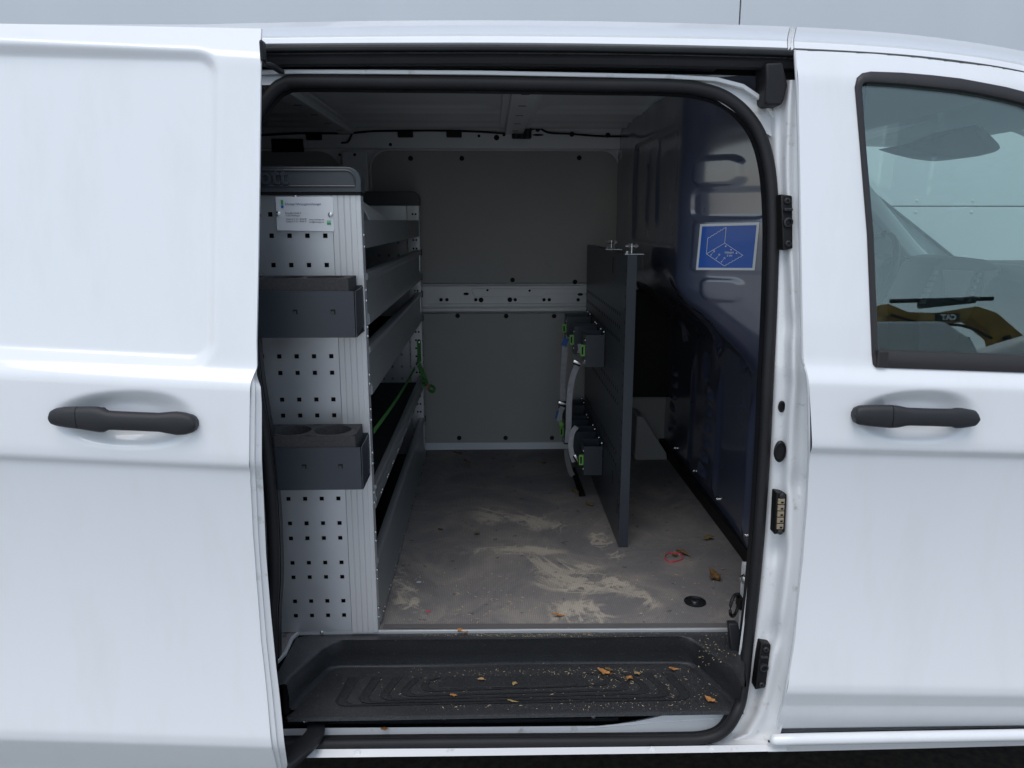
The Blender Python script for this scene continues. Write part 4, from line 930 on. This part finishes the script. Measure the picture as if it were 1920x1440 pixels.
# ---- company plate
pq = [(516.3, 368.5), (623.5, 369.0), (626.5, 434.0), (519.5, 432.0)]
c4 = [Py(a, b, SY0-.0075) for a, b in pq]
plate = thing('company_plate', tuple(c4[3]), 'small aluminium plate printed with a company address on shelving end panel', 'sign')
def plate_map(u, v, off=0):   # u,v in photo pixels of the plate
    p = Py(u, v, SY0-.0078); return np.array((p[0], SY0-.0078-off, p[2]))
prism('plate', c4, (0, .006, 0), PLATE, plate, .0004)
def prt(s, px, py, h, m, align='LEFT', width=None):
    o = text_mesh('print', s, lambda x, y, z: (x, y, z), m, plate, 1, align)
    vs = np.array([v.co[:] for v in o.data.vertices]); w0, w1 = vs[:, 0].min(), vs[:, 0].max(); sx = (width/(w1-w0)) if width else h
    for v in o.data.vertices:
        x, y = v.co.x-w0, v.co.y; v.co = Vector(plate_map(px+x*sx+(y*0), py-y*h, .0006))
prt('Schniepp Fahrzeugeinrichtungen', 534, 384.6, 6.4, INKB, width=68)
prt('Ernst-Bött-Straße 2', 535, 401.0, 4.6, INKK, width=29.5); prt('71332 Waiblingen', 536, 405.6, 4.4, INKK, width=26.5)
prt('Telefon 0 71 51 / 98 66 98', 536, 412.2, 4.4, INKK, width=38.5); prt('Telefax 0 71 51 / 98 66 97', 536.3, 416.7, 4.4, INKK, width=38.5)
prt('www.schniepp.net', 579.5, 413.0, 4.4, INKK, width=28.5); prt('info@schniepp.net', 580, 417.6, 4.4, INKK, width=28)
def pbox(q, m): mesh('print', [plate_map(a, b, .0006) for a, b in q], [(0, 1, 2, 3)], m, plate)
pbox(((526.5, 375), (531, 375), (531.3, 384), (526.9, 384)), INKG); pbox(((527, 385), (531.5, 385), (531.8, 390), (527.3, 390)), INKBB)
pbox(((612.8, 413.2), (620.3, 413.4), (620.5, 416.6), (613, 416.4)), INKL); pbox(((613, 417), (620.5, 417.1), (620.8, 421.6), (613.3, 421.5)), INKG)
bs2 = lathe_mesh('plate_screw', [(.0058, 0), (.0058, .0015), (.0045, .004), (.002, .005), (.0015, .003)], ZINC, 14, 'y')
for a, b in ((521.7, 400.3), (620, 402.6)): place(bs2, plate_map(a, b, .0), plate, 'plate_screw')
place(lathe_mesh('panel_stud', [(.006, -.002), (.006, .012), (.004, .016), (.001, .017)], DARK, 12, 'y'), Py(484, 403, SY0), endp, 'panel_stud')
# ================================================================== PERFORATED DIVIDER
DXA, DXB, DY0, DY1, DZ0, DZ1 = .396, .424, .704, 1.64, .563, 1.462
div = thing('divider_board', ((DXA+DXB)/2, 1.17, .56), 'tall dark grey perforated steel board standing upright on cargo floor', 'board')
bm = bmesh.new()
bm_box(bm, DXA, DXA+.0015, DY0, DY1, DZ0, DZ1)
board = from_bm('board_panel', bm, STEEL, div)
for a in ((DXA, DXB, DY0-.0016, DY0, DZ0, DZ1), (DXA, DXB, DY1, DY1+.0016, DZ0, DZ1)): box('folded_edge', *a, STEEL, board)
box('folded_edge', DXA, DXB, DY0+.0005, DY1-.0005, DZ1, DZ1+.0016, STEEL, board)
sq = bpy.data.meshes.new('square_hole'); h_ = .005; sq.from_pydata([(0, -h_, -h_), (0, h_, -h_), (0, h_, h_), (0, -h_, h_), (-.0005, -h_, -h_), (-.0005, h_, -h_), (-.0005, h_, h_), (-.0005, -h_, h_)], [], [(4, 5, 6, 7), (0, 1, 5, 4), (1, 2, 6, 5), (2, 3, 7, 6), (3, 0, 4, 7)]); sq.materials.append(BLK); fix(sq, False)
for y in np.arange(DY0+.10, DY1-.03, .04):
    for z in (1.20, 1.24, 1.28, .80, .84, 1.0, 1.04): place(sq, (DXA-.0002, y, z), board)
for z in np.arange(.62, 1.44, .038): place(sq, (DXA-.0002, DY0+.012, z), board, scale=(1, .5, 1))
for y, z in ((DY0+.045, .68), (DY0+.15, .74), (DY0+.26, 1.42)): place(sq, (DXA-.0002, y, z), board, 'long_slot', scale=(1, .9, 5))
for y, z in ((DY0+.008, .68),): place(sq, (DXA-.0002, y+.012, z), board, 'long_slot', scale=(1, .6, 3.5))
for (y, f) in ((DY0+.02, 1), (DY0+.40, 1)):
    bk = thing('clamp', ((DXA+DXB)/2, y, DZ1), ('bright zinc clamp on the free front corner of the divider board' if y < DY0+.1 else 'zinc clamp on the divider board top further inside, close to partition'), 'clamp', 'zinc clamps on the divider board')
    box('clamp_foot', DXA-.006, DXB+.022, y-.012, y+.012, DZ1+.0017, DZ1+.005, ZINC, bk, .001); up_ = box('clamp_upright', DXA+.012, DXA+.015, y-.012, y+.012, DZ1+.005, DZ1+.034, ZINC, bk, .001)
    sweep('clamp_bolt', [(DXA-.004, y-.002, DZ1+.027), (DXA+.034, y-.002, DZ1+.027)], circ(.0035, 8), ZINC, bk); sweep('clamp_nut', [(DXA+.004, y-.002, DZ1+.027), (DXA+.010, y-.002, DZ1+.027)], circ(.007, 6), ZINC, bk); sweep('clamp_nut', [(DXA+.024, y-.002, DZ1+.027), (DXA+.030, y-.002, DZ1+.027)], circ(.007, 6), ZINC, bk)
    sweep('clamp_screw', [(DXA+.003, y, DZ1+.004), (DXA+.003, y, DZ1+.012)], circ(.006, 6), ZINC, bk)
# pocket boxes on the divider
def pocket(px, r0, r1, dep, wid, label, open_=True, clip=True, gap=.07):
    A = Px(px, r0, DXA-.002); y = A[1]; z1 = A[2]; z0 = Px(px, r1, DXA-.002)[2]; x1 = DXA-.002; x0 = x1-wid; t = .0016
    b = thing('pocket_box', ((x0+x1)/2, y+dep/2, z0), label, 'box', 'pocket boxes screwed to the divider board')
    bm = bmesh.new(); bm_box(bm, x0, x1, y, y+t, z0, z1); bm_box(bm, x0, x0+t, y+t, y+dep, z0, z1); bm_box(bm, x0, x1, y+dep, y+dep+t, z0, z1+.004); bm_box(bm, x1-t, x1, y+t, y+dep, z0, z1+.016); bm_box(bm, x0+t, x1-t, y+t, y+dep, z0, z0+t)
    from_bm('pocket_shell', bm, STEEL, b)
    for yy in (y+.006, y+dep-.006): place(RIVET, (x1-t-.0005, yy, z1+.010), b, 'pocket_screw', rot=(0, 0, R(180)), scale=(2, 1, 1))
    for zz in (z0+.02, z1-.02): place(RIVET, (x0, y+.012, zz), b, 'pocket_screw', rot=(0, 0, R(180)), scale=(1.6, .9, .9))
    if clip:
        c = box('strap_clip', x0-.016, x0, y+.010, y+.016, z0+(z1-z0)*.32, z0+(z1-z0)*.68, GREENP, b, .001); box('clip_slot', x0-.012, x0-.006, y+.0085, y+.0095, z0+(z1-z0)*.38, z0+(z1-z0)*.62, DARK, c)
    return (x0, x1, y, z0, z1)
pocket(1134, 628, 690, .085, .066, 'upper front pocket box with green strap clip on the divider board')
pocket(1120, 612, 665, .05, .085, 'upper middle pocket box, behind the foremost upper one on the divider board')
pocket(1108, 594, 640, .09, .095, 'upper rear pocket box on the divider board, closest to the far wall')
pocket(1130, 837, 894, .085, .066, 'lower front pocket box with green strap clip on the divider board')
pocket(1117, 810, 868, .07, .085, 'lower pocket box right behind the front one, grey strap across it')
pocket(1104, 788, 835, .06, .10, 'lower middle pocket box on the divider board under the dangling buckle')
pocket(1096, 760, 800, .09, .10, 'lower rear pocket box on the divider board, closest to the far wall', clip=False)
# straps: flat webbing ribbons
def ribbon(name, pts, wd, m, parent, side=(1, 0, 0), th=.0016):
    P, T = frames(spline(pts, 6)); V = []; side = Vector(side); k = 4
    for p, t in zip(P, T):
        s = (side-t*side.dot(t)).normalized(); nn = t.cross(s)
        V += [p+s*wd/2+nn*th/2, p-s*wd/2+nn*th/2, p-s*wd/2-nn*th/2, p+s*wd/2-nn*th/2]
    Fc = [(i*4+j, i*4+(j+1) % 4, (i+1)*4+(j+1) % 4, (i+1)*4+j) for i in range(len(P)-1) for j in range(4)]+[(0, 1, 2, 3), tuple(range(len(V)-4, len(V)))]
    return mesh(name, V, Fc, m, parent, True, 40)
def buckle(c, parent, s=1, rot=0):
    b = bmesh.new(); bm_box(b, -.016*s, .016*s, -.003, .003, -.005*s, .005*s, .001); o = from_bm('buckle', b, ZINC, parent, auto=40, loc=c); o.rotation_euler = (0, R(rot), 0)
    b = bmesh.new(); bm_box(b, -.013*s, .013*s, -.005, .005, -.010*s, -.004*s, .001); o2 = from_bm('buckle_lever', b, DARK, parent, auto=40, loc=c); o2.rotation_euler = (0, R(rot), 0)
def xw(pts, y): return [Py(a, b, y) for a, b in pts]
s1 = thing('lashing_strap', tuple(Py(1052, 835, 1.5)), 'grey lashing strap with blue tag hanging along the far lining board', 'strap')
ribbon('webbing', xw(((1066, 632), (1060, 650), (1056, 700), (1055, 740), (1056, 752)), 1.42), .022, GREY, s1); ribbon('blue_tag', xw(((1062, 634), (1057, 648)), 1.41), .021, BLUE, s1)
buckle(Py(1055, 757, 1.41), s1, 1.1, 20); ribbon('webbing', xw(((1056, 760), (1050, 775), (1049, 790)), 1.41), .02, GREY, s1); ribbon('blue_tag', xw(((1046, 770), (1042, 785)), 1.405), .008, BLUE, s1); ribbon('green_end', xw(((1051, 790), (1053, 800)), 1.405), .014, GREENP, s1)
s2 = thing('lashing_strap', tuple(Py(1072, 890, 1.2)), 'grey ribbed lashing strap with buckle looping between upper and lower pocket boxes', 'strap')
ribbon('webbing', xw(((1084, 682), (1076, 700), (1070, 725), (1067, 760), (1066, 800), (1064, 830)), 1.20), .021, GREY, s2)
ribbon('webbing_end', xw(((1086, 645), (1087, 655), (1085, 662)), 1.18), .012, GREY, s2); ribbon('blue_tag', xw(((1090, 646), (1092, 652)), 1.17), .010, BLUE, s2); buckle(Py(1083, 680, 1.19), s2, 1.0, 25)
s3 = thing('lashing_strap', tuple(Py(1080, 880, 1.1)), 'grey lashing strap bulging in an arc beside the lower pocket boxes', 'strap')
ribbon('webbing', xw(((1081, 800), (1073, 812), (1070, 835), (1073, 855), (1077, 866)), 1.12), .018, GREY, s3); buckle(Py(1081, 859, 1.11), s3, .9, 60)
ribbon('webbing', xw(((1062, 842), (1064, 862), (1070, 885), (1074, 892)), 1.14), .018, mat('dark_webbing', (.10, .10, .10), .8), s3)
# green strap on shelving
gs = thing('ratchet_strap', tuple(Py(800, 735, 1.60)), 'green webbing strap rolled up with red band hanging on shelf post', 'strap')
A = Py(782, 638, SY1-.031); B = Py(790, 682, SY1-.031); box('strap_rail', A[0], B[0], SY1-.036, SY1-.029, B[2], A[2], GREEN, gs, .001); place(SCREW, (float((A[0]+B[0])/2), SY1-.036, float(A[2])-.008), gs)
ribbon('webbing', xw(((783, 678), (790, 694), (796, 708), (800, 722)), 1.56), .018, GREEN, gs)
ribbon('buckle_bar', xw(((781, 687), (789, 679)), 1.55), .004, ZINC, gs)
def loop(c, a, b, rot): return [Py(c[0]+a*math.cos(t)*math.cos(rot)-b*math.sin(t)*math.sin(rot), c[1]+a*math.cos(t)*math.sin(rot)+b*math.sin(t)*math.cos(rot), 1.55) for t in np.linspace(0, 2*math.pi, 17)]
for k_ in (1, .7): ribbon('rolled_webbing', loop((794, 716), 9*k_, 5*k_, .6), .03, GREEN, gs, (0, 1, 0), .003); ribbon('rolled_webbing', loop((809, 729), 7.5*k_, 5.5*k_, .6), .03, GREEN, gs, (0, 1, 0), .003)
ribbon('red_band', xw(((800, 729), (804, 721)), 1.53), .006, RED, gs)
ga_, gb_ = Py(778, 690, 1.55), Px(701, 808, SX1-.016)
gs2 = ribbon('webbing_tail', [ga_*(1-f)+gb_*f+np.array((0, 0, -.01*math.sin(f*3.14))) for f in (0, .33, .66, 1)], .014, GREEN, gs, (0, .5, 1))
# ================================================================== BLUE STICKER on the partition
st_c = hitE(1365, 462)
stick = thing('load_sticker', tuple(hitE(1361, 505, .002)), 'blue and white sticker showing lashing point load of 5 kN on partition', 'sticker')
def smap(a, b, off): return hitE(a, b, off)
Q = [np.array(q) for q in ((1313.4, 420.3), (1424.3, 417.0), (1415.3, 506.8), (1305.3, 505.8))]; QI = [np.array(q) for q in ((1317.3, 424.7), (1419.0, 422.0), (1411.0, 502.2), (1310.0, 501.8))]
def quad_grid(name, q, off, m, n=18):
    def f(u, v): p = (q[0]*(1-u)+q[1]*u)*(1-v)+(q[3]*(1-u)+q[2]*u)*v; return smap(p[0], p[1], off)
    return grid(name, f, n, n, m, stick)
quad_grid('sticker_sheet', Q, .0020, SIGNW); quad_grid('blue_field', QI, .0028, SIGNB)
K = 110/1440.
def zp(x, y): return (1295+x*140/1833., 405+y*110/1440.)
def line(pts, wd=.85):
    pts = [np.array(zp(*p)) for p in pts]; V = []; Fc = []
    for a, b in zip(pts[:-1], pts[1:]):
        t = b-a; t = t/np.linalg.norm(t); nn = np.array((-t[1], t[0]))*wd/2; k_ = len(V)
        for q in (a-t*wd*.3+nn, b+t*wd*.3+nn, b+t*wd*.3-nn, a-t*wd*.3-nn): V.append(smap(q[0], q[1], .0036))
        Fc.append((k_, k_+1, k_+2, k_+3))
    mesh('printed_line', V, Fc, SIGNW, stick)
def wavy(a, b, n=18, amp=9): return [(a[0]+(b[0]-a[0])*i/n+amp*.5*math.sin(i*2.1), a[1]+(b[1]-a[1])*i/n+amp*math.sin(i*2.1)) for i in range(n+1)]
line([(880, 275), (845, 665)]); line(wavy((880, 275), (430, 552))); line([(430, 552), (400, 930)]); line([(400, 930), (845, 665), (1290, 965)]); line([(400, 930), (835, 1225)]); line(wavy((835, 1225), (1290, 965)))
def disc(x, y, r=1.4):
    c = zp(x, y); V = [smap(c[0]+r*math.cos(t), c[1]+r*math.sin(t), .0037) for t in np.linspace(0, 2*math.pi, 11)[:-1]]; mesh('printed_dot', V, [tuple(range(10))], SIGNW, stick)
for x, y in ((870, 742), (1000, 828), (1132, 912)): disc(x, y)
for x, y in ((510, 955), (638, 1040), (765, 1125)):
    disc(x, y, 1.1); line([(x, y), (x+75, y-95)], .6); line([(x+52, y-100), (x+88, y-108), (x+86, y-68)], .8)
def stext(s, x, y, h, wd):
    o = text_mesh('print', s, lambda a, b, c: (a, b, c), SIGNW, stick, 1, 'LEFT', .012); vs = np.array([v.co[:] for v in o.data.vertices]); w0, w1 = vs[:, 0].min(), vs[:, 0].max()
    for v in o.data.vertices: u_ = zp(x+(v.co.x-w0)/(w1-w0)*wd, y-v.co.y*h); v.co = Vector(smap(u_[0], u_[1], .0037))
stext('508daN', 845, 918, 68, 215); stext('5 kN', 895, 993, 66, 130)
# ================================================================== LITTER
def leaf(p, ln, wd, rot, mi, curl, label, group=None, lobed=False):
    n = 9; V = []; Fc = []; sd = random.random()*9
    for i in range(n):
        u = i/(n-1); w_ = wd*math.sin(math.pi*min(1, u*.97+.03))**.8*(1+.22*math.sin(u*13+sd)); z = curl*ln*(.35*math.sin(u*2.6+sd)+.25*(u-.5)**2)
        for s in (-1, -.5, 0, .5, 1): V.append(((u-.5)*ln, s*w_*(1+.2*math.sin(u*21+s*5+sd)), z+curl*abs(s)**1.5*wd*(1.1+.4*math.sin(u*6+sd))))
    for i in range(n-1):
        for j in range(4): a = i*5+j; Fc.append((a, a+1, a+6, a+5))
    k = len(V); V += [(.5*ln, -.0006, V[-3][2]), (.5*ln, .0006, V[-3][2]), (.68*ln, .001+.05*ln, V[-3][2]*.6), (.68*ln, .05*ln, V[-3][2]*.6)]; Fc.append((k, k+1, k+2, k+3))
    c, s = math.cos(R(rot)), math.sin(R(rot)); zmin = min(v[2] for v in V)
    V = [(c*x-s*y, s*x+c*y, z-zmin+.0006) for x, y, z in V]
    o = mesh('dry_leaf', V, Fc, LEAFM[mi], None, True); o.location = tuple(map(float, p)); md = o.modifiers.new('thickness', 'SOLIDIFY'); md.thickness = .0004
    return tag(o, label, 'leaf', group)
FZ = .5602
for (a, b, ln, wd, rot, mi, cu, lb, grp) in (
    (858, 851, .035, .010, 10, 0, .4, 'small dark brown leaf on floor beside white skirting of far wall', None),
    (876, 868, .036, .008, -35, 1, .5, 'pale thin curled leaf with stalk on floor before the far lining', None),
    (925, 861, .020, .004, -25, 0, .4, 'tiny dark leaf shred on floor midway along the far skirting', None),
    (1019, 871, .030, .012, 60, 0, .5, 'small brown leaf on floor next to the foot of the strap', None),
    (1079, 925, .032, .011, -40, 1, .5, 'tan leaf lying against the black floor rail by the divider', None),
    (1106, 948, .040, .011, -62, 1, .5, 'pointed olive leaf standing on floor close to the divider foot', None),
    (895, 1003, .026, .008, 55, 1, .5, 'small olive leaf alone in the middle of the cargo floor', None),
    (826, 994, .016, .005, 10, 0, .4, 'tiny brown leaf scrap on floor near the shelving lip', None),
    (1281, 1041, .046, .007, -40, 0, .6, 'narrow brown leaf with long stalk touching the red rubber band', None),
    (1265, 1044, .020, .008, 20, 0, .6, 'crumpled leaf scrap inside the red rubber band', None),
    (1328, 1012, .034, .012, 5, 1, .4, 'olive oval leaf on floor by the foot of the partition', None),
    (1340, 1087, .036, .016, -50, 0, .8, 'large crumpled brown leaf on floor above the round lashing point', None),
    (1047, 1157, .030, .006, 12, 2, .5, 'orange torn leaf lying on the sand patch near floor edge', None)):
    leaf(Pz(a, b, FZ), ln, wd, rot, mi, cu, lb, grp)
for (a, b, ln, wd, rot, mi, lb) in ((868, 1188, .026, .009, 10, 2, 'bright orange leaf fragment on the step rim beneath the floor edge'), (1071, 1183, .016, .006, 20, 3, 'small tan leaf scrap on the step rim beneath the floor edge')): leaf(Pz(a, b, ZR+.0012), ln, wd, rot, mi, .5, lb)
G5 = 'orange leaf scraps on the step tread'
for (a, b, ln, wd, rot, mi, lb, grp) in ((1132, 1263, .032, .009, -15, 2, 'largest orange torn leaf on the step tread beneath back wall', None), (1180, 1274, .022, .008, 50, 2, 'small orange leaf scrap on the ribbed step tread', G5), (1195, 1265, .016, .006, 20, 3, 'small orange leaf scrap on the ribbed step tread', G5), (1142, 1258, .020, .006, 0, 1, 'small olive leaf scrap touching the largest orange one on step', None), (1262, 1257, .022, .006, 5, 2, 'thin orange leaf against the step back wall, towards the cab', None), (1331, 1314, .026, .008, -35, 2, 'orange leaf on the step near the seal corner at pillar foot', None),
        (902, 1276, .018, .005, -20, 3, 'small tan leaf scrap in the smooth middle field of the step', 'tan leaf scraps on the step'), (965, 1283, .014, .006, 60, 3, 'small tan leaf scrap in the smooth middle field of the step', 'tan leaf scraps on the step'), (850, 1306, .016, .005, 15, 2, 'small orange leaf scrap on the ribbed step tread', G5), (960, 1317, .022, .003, 2, 3, 'thin straw-like tan sliver on the front rib of the step', None)):
    leaf(Pz(a, b, ZT+.003), ln, wd, rot, mi, .4, lb, grp)
leaf(Py(721, 1369, .049)+np.array((0, 0, .001)), .018, .006, 5, 2, .2, 'flat yellow leaf stuck on the white inner door sill')
rb_ = [Pz(a, b, .5635) for a, b in ((1246, 1046), (1250, 1039), (1262, 1036.5), (1274, 1038), (1281, 1044), (1278, 1049), (1267, 1052), (1258, 1054), (1250, 1050))]
band = sweep('rubber_band', spline(rb_, 5, True), [(.0025, -.0006), (.0025, .0006), (-.0025, .0006), (-.0025, -.0006)], RED, None, closed=True, ref=(0, 0, 1), loc=Pz(1263, 1045, .561)); tag(band, 'pink red rubber band lying in a loop on cargo floor', 'rubber band')
# crumbs, splinters and sand grains: nobody could count them
V = []; Fc = []
def crumb(p, s, el=1.0):
    k = len(V); th = random.random()*6.28; c, sn = math.cos(th), math.sin(th); q = []
    for x, y, z in ((-1, -.5, 0), (1, -.6, 0), (.2, .8, 0), (0, 0, .8)):
        x *= el; x += random.uniform(-.3, .3); V.append((p[0]+s*(c*x-sn*y), p[1]+s*(sn*x+c*y), p[2]+s*z*.6))
    Fc.extend([(k, k+1, k+3), (k+1, k+2, k+3), (k+2, k, k+3)])
for _ in range(1500):   # on the step
    a = random.triangular(620, 1385, 1180); b = random.uniform(1252, 1332); 
    if random.random() > .25+.75*math.exp(-((b-1272-(a > 1250)*random.uniform(0, 45))/16)**2): continue
    crumb(Pz(a, b, ZT+.0005), random.uniform(.0006, .0018), random.choice((1, 1, 1, 3)))
for _ in range(520): a = random.gauss(1010, 110); crumb(Pz(a, random.uniform(1183, 1194), ZR+.0014), random.uniform(.0006, .0016))
for _ in range(70): crumb(Pz(random.uniform(1310, 1385), random.uniform(1186, 1250), ZR+.0014), random.uniform(.0006, .0015), random.choice((1, 3)))
for _ in range(520): crumb(Pz(random.uniform(730, 1390), random.triangular(870, 1175, 1150), FZ+.0003), random.uniform(.0006, .0018), random.choice((1, 1, 4)))
for _ in range(60): crumb(Pz(random.uniform(740, 960), random.uniform(1080, 1170), FZ+.0003), random.uniform(.001, .002), 5)
cr = mesh('wood_crumbs', V, Fc, CRUMB); tag(cr, 'scattered wood crumbs and splinters on the step and floor', 'crumbs', kind='stuff')
for (a, b, m_, lb) in ((803, 1147, RED, 'tiny red plastic chip on the cargo floor near shelving'), (785, 1092, mat('pale_blue', (.45, .55, .6), .6), 'small pale blue flake on the cargo floor near shelving')):
    p = Pz(a, b, FZ); o = prism('plastic_chip', [p+np.array(d) for d in ((-.006, -.002, .0005), (.005, -.003, .0005), (.007, .002, .0005), (-.003, .004, .0005))], (0, 0, .0015), m_, None, loc=p); tag(o, lb, 'chip')
# ================================================================== BOX TRUCK BEHIND
TY = 3.4
truck = thing('box_truck', (1.0, TY+1.2, 0), 'large pale grey panelled truck body parked behind the van', 'truck')
xs_ = Py(1388, 20, TY)[0]; zs_ = Py(1790, 387, TY)[2]
X0, X1 = -4.2, 4.6; tp = .004
for (a, b, c, d) in ((X0, xs_-tp, zs_+tp, 3.9), (xs_+tp, X1, zs_+tp, 3.9), (X0, xs_-tp, .75, zs_-tp), (xs_+tp, X1, .75, zs_-tp)): box('body_panel', a, b, TY, TY+.03, c, d, TRUCK, truck, .003)
box('body_core', X0+.01, X1-.01, TY+.02, TY+2.4, .78, 3.88, DARK, truck)
box('top_rail', X0, X1, TY-.015, TY+.05, 3.9, 3.98, ALUP, truck, .01); box('bottom_rail', X0, X1, TY-.015, TY+.05, .66, .75, ALUP, truck, .01)
rv = lathe_mesh('panel_rivet', [(.010, 0), (.009, .003), (.005, .005), (.001, .0055)], TRUCK, 10, 'y')
for x in np.arange(Py(1718, 390, TY)[0]-.36*6, X1, .36):
    for s in (-.035, .035): place(rv, (x, TY, zs_+s), truck, 'panel_rivet')
wh = lathe_mesh('truck_wheel', [(.02, -.14), (.30, -.14), (.45, -.12), (.48, -.06), (.48, .06), (.45, .12), (.30, .13), (.28, .05), (.10, .04), (.08, .10), (.01, .10)], RUB, 32, 'y')
for x in (-3.2, -2.1, 3.6): place(wh, (x, TY+.35, .48), truck, 'wheel')
box('chassis', X0+.2, X1-.2, TY+.3, TY+2.0, .5, .68, DARK, truck)
# ---- nose of the van, out of the frame to the right: wing, bonnet, windscreen, pillar, wheel
arch = [(2.08+.37*math.cos(R(t)), .36+.37*math.sin(R(t))) for t in range(170, 9, -16)]
wing = [(1.535, .40), (1.535, 1.235), (1.80, 1.20), (2.15, 1.12), (2.45, .98), (2.60, .80), (2.62, .42)] + arch[::-1]
prism('front_wing', [(x, .02+.06*max(0, x-2.2), z) for x, z in wing], (0, .22, 0), WHITE, van, .006)
prism('front_wing', [(x, 1.60, z) for x, z in wing], (0, .22, 0), WHITE, van, .006)
prism('bonnet', [(1.90, .24, 1.17), (2.15, .24, 1.12), (2.45, .24, .98), (2.60, .24, .80), (2.62, .24, .42), (2.55, .24, .42), (2.40, .24, .92), (1.90, .24, 1.12)], (0, 1.36, 0), WHITE, van, .006)
for yy in (.15, 1.63): sweep('windscreen_frame', [(1.30, yy, 1.855), (1.42, yy-.01, 1.76), (1.70, yy-.04, 1.45), (1.98, yy-.08, 1.19)], rrect(.028, .03, .01), WHITE, van)
CLEAR = glass_material('clear_glass', (.94, .97, .955), .045)
prism('windscreen', [(1.32, .19, 1.87), (1.97, .19, 1.20), (1.975, .19, 1.203), (1.325, .19, 1.873)], (0, 1.42, 0), CLEAR, van)
fwh = lathe_mesh('front_wheel', [(.02, -.1), (.2, -.1), (.30, -.09), (.325, -.04), (.325, .05), (.30, .09), (.21, .1), (.19, .05), (.08, .06), (.02, .07)], RUB, 32, 'y')
for yy in (.15, 1.68): place(fwh, (2.08, yy, .327), van, 'front_wheel')
for yy in (.15, 1.68): place(fwh, (-1.55, yy, .327), van, 'rear_wheel')
VX0, VX1, VY, EX, EY = 1.1, 6.75, -7.3, 10.5, -14.0
# ================================================================== BEHIND THE CAMERA: vans and an excavator, mirrored in the window
def parked_van(x0, y0, L, H, label, flip=1):
    v = thing('parked_van', (x0+L/2, y0, 0), label, 'van', 'vans parked opposite')
    W = 1.95
    side = [(0, .45), (0, H*.52), (.25, H*.56), (.75, H*.93), (1.05, H), (L-.1, H), (L, H-.12), (L, .45)]
    poly = [(x0+(x if flip > 0 else L-x), y0, z) for x, z in side]
    prism('van_body', poly, (0, -W, 0), WHITE, v, .05)
    def q(name, P, m): prism(name, [(x0+(x if flip > 0 else L-x), y0+.012, z) for x, z in P], (0, -.02, 0), m, v)
    q('side_window', [(.62, H*.60), (.95, H*.86), (1.55, H*.88), (1.55, H*.60)], SCREENK); q('rear_window', [(1.75, H*.60), (1.75, H*.88), (3.2, H*.88), (3.2, H*.60)], SCREENK)
    prism('windscreen', [(x0+(x if flip > 0 else L-x), y0-.15, z) for x, z in ((.24, H*.575), (.70, H*.93), (.68, H*.945), (.215, H*.585))], (0, -W+.3, 0), SCREENK, v)
    wm = lathe_mesh('van_wheel', [(.02, -.1), (.2, -.1), (.32, -.09), (.34, -.04), (.34, .05), (.3, .09), (.2, .1), (.18, .06), (.02, .05)], RUB, 24, 'y')
    for wx in (.9, L-1.1):
        for yy in (y0-.1, y0-W+.1): place(wm, (x0+(wx if flip > 0 else L-wx), yy, .34), v, 'wheel')
SCREENK = mat('dark_window', (.015, .017, .018), .08)
parked_van(VX0, VY, 5.4, 3.02, 'white high-roof van parked opposite, nose towards the other van', -1)
parked_van(VX1, VY-.4, 5.2, 2.98, 'white van parked opposite, in front of the excavator tracks', -1)
ex = thing('excavator', (EX, EY, 0), 'yellow tracked excavator with folded boom behind the parked vans', 'excavator')
def ep(P): return [(EX+x, EY, z) for x, z in P]
for yy in (-.2, -2.0): prism('track', [(EX+x, EY+yy, z) for x, z in ((-.2, .0), (3.4, .0), (3.7, .4), (3.4, .8), (-.2, .8), (-.5, .4))], (0, -.5, 0), DARK, ex, .05)
box('upper_body', EX+.2, EX+3.2, EY-2.4, EY-.3, .8, 2.0, CATY, ex, .08); box('cab', EX+.3, EX+1.5, EY-2.2, EY-1.2, 1.0, 2.9, DARK, ex, .06)
prism('boom', ep(((1.1, 1.8), (.75, 4.2), (.2, 4.72), (-.2, 4.86), (-1.1, 4.72), (-1.7, 4.74), (-2.1, 4.92), (-2.35, 4.88), (-2.3, 4.68), (-1.8, 4.52), (-1.1, 4.50), (-.35, 4.58), (.1, 4.2), (.5, 1.8))), (0, -.4, 0), CATY, ex, .04)
prism('dipper_arm', ep(((-2.3, 4.85), (-2.1, 4.4), (-1.5, 1.4), (-1.8, 1.4))), (0, -.3, 0), CATY, ex, .03)
sweep('ram', [(EX+1.0, EY+.05, 2.2), (EX+.3, EY+.05, 4.2)], circ(.08, 10), DARK, ex); sweep('ram_rod', [(EX-2.1, EY+.05, 4.95), (EX+.1, EY+.05, 5.0)], circ(.045, 10), DARK, ex)
prism('bucket', ep(((-2.0, 1.4), (-1.2, 1.4), (-1.3, .5), (-1.8, .3), (-2.3, .7))), (0, -.9, 0), DARK, ex, .03)
sweep('hose', spline([(EX-2.1, EY+.03, 4.66), (EX-1.4, EY+.04, 4.46), (EX-.6, EY+.04, 4.42), (EX+.0, EY+.04, 4.15)], 6), circ(.03, 6), DARK, ex); box('boom_plate', EX-1.15, EX-.62, EY+.001, EY+.006, 4.53, 4.70, DARK, ex)
sweep('cylinder', [(EX-1.5, EY+.05, 4.86), (EX-.3, EY+.05, 4.98)], circ(.075, 10), DARK, ex)
text_mesh('boom_lettering', 'CAT', lambda x, y, z: (EX-.70-x, EY+.009, 4.56+y), SIGNW, ex, .16, 'LEFT', .01)
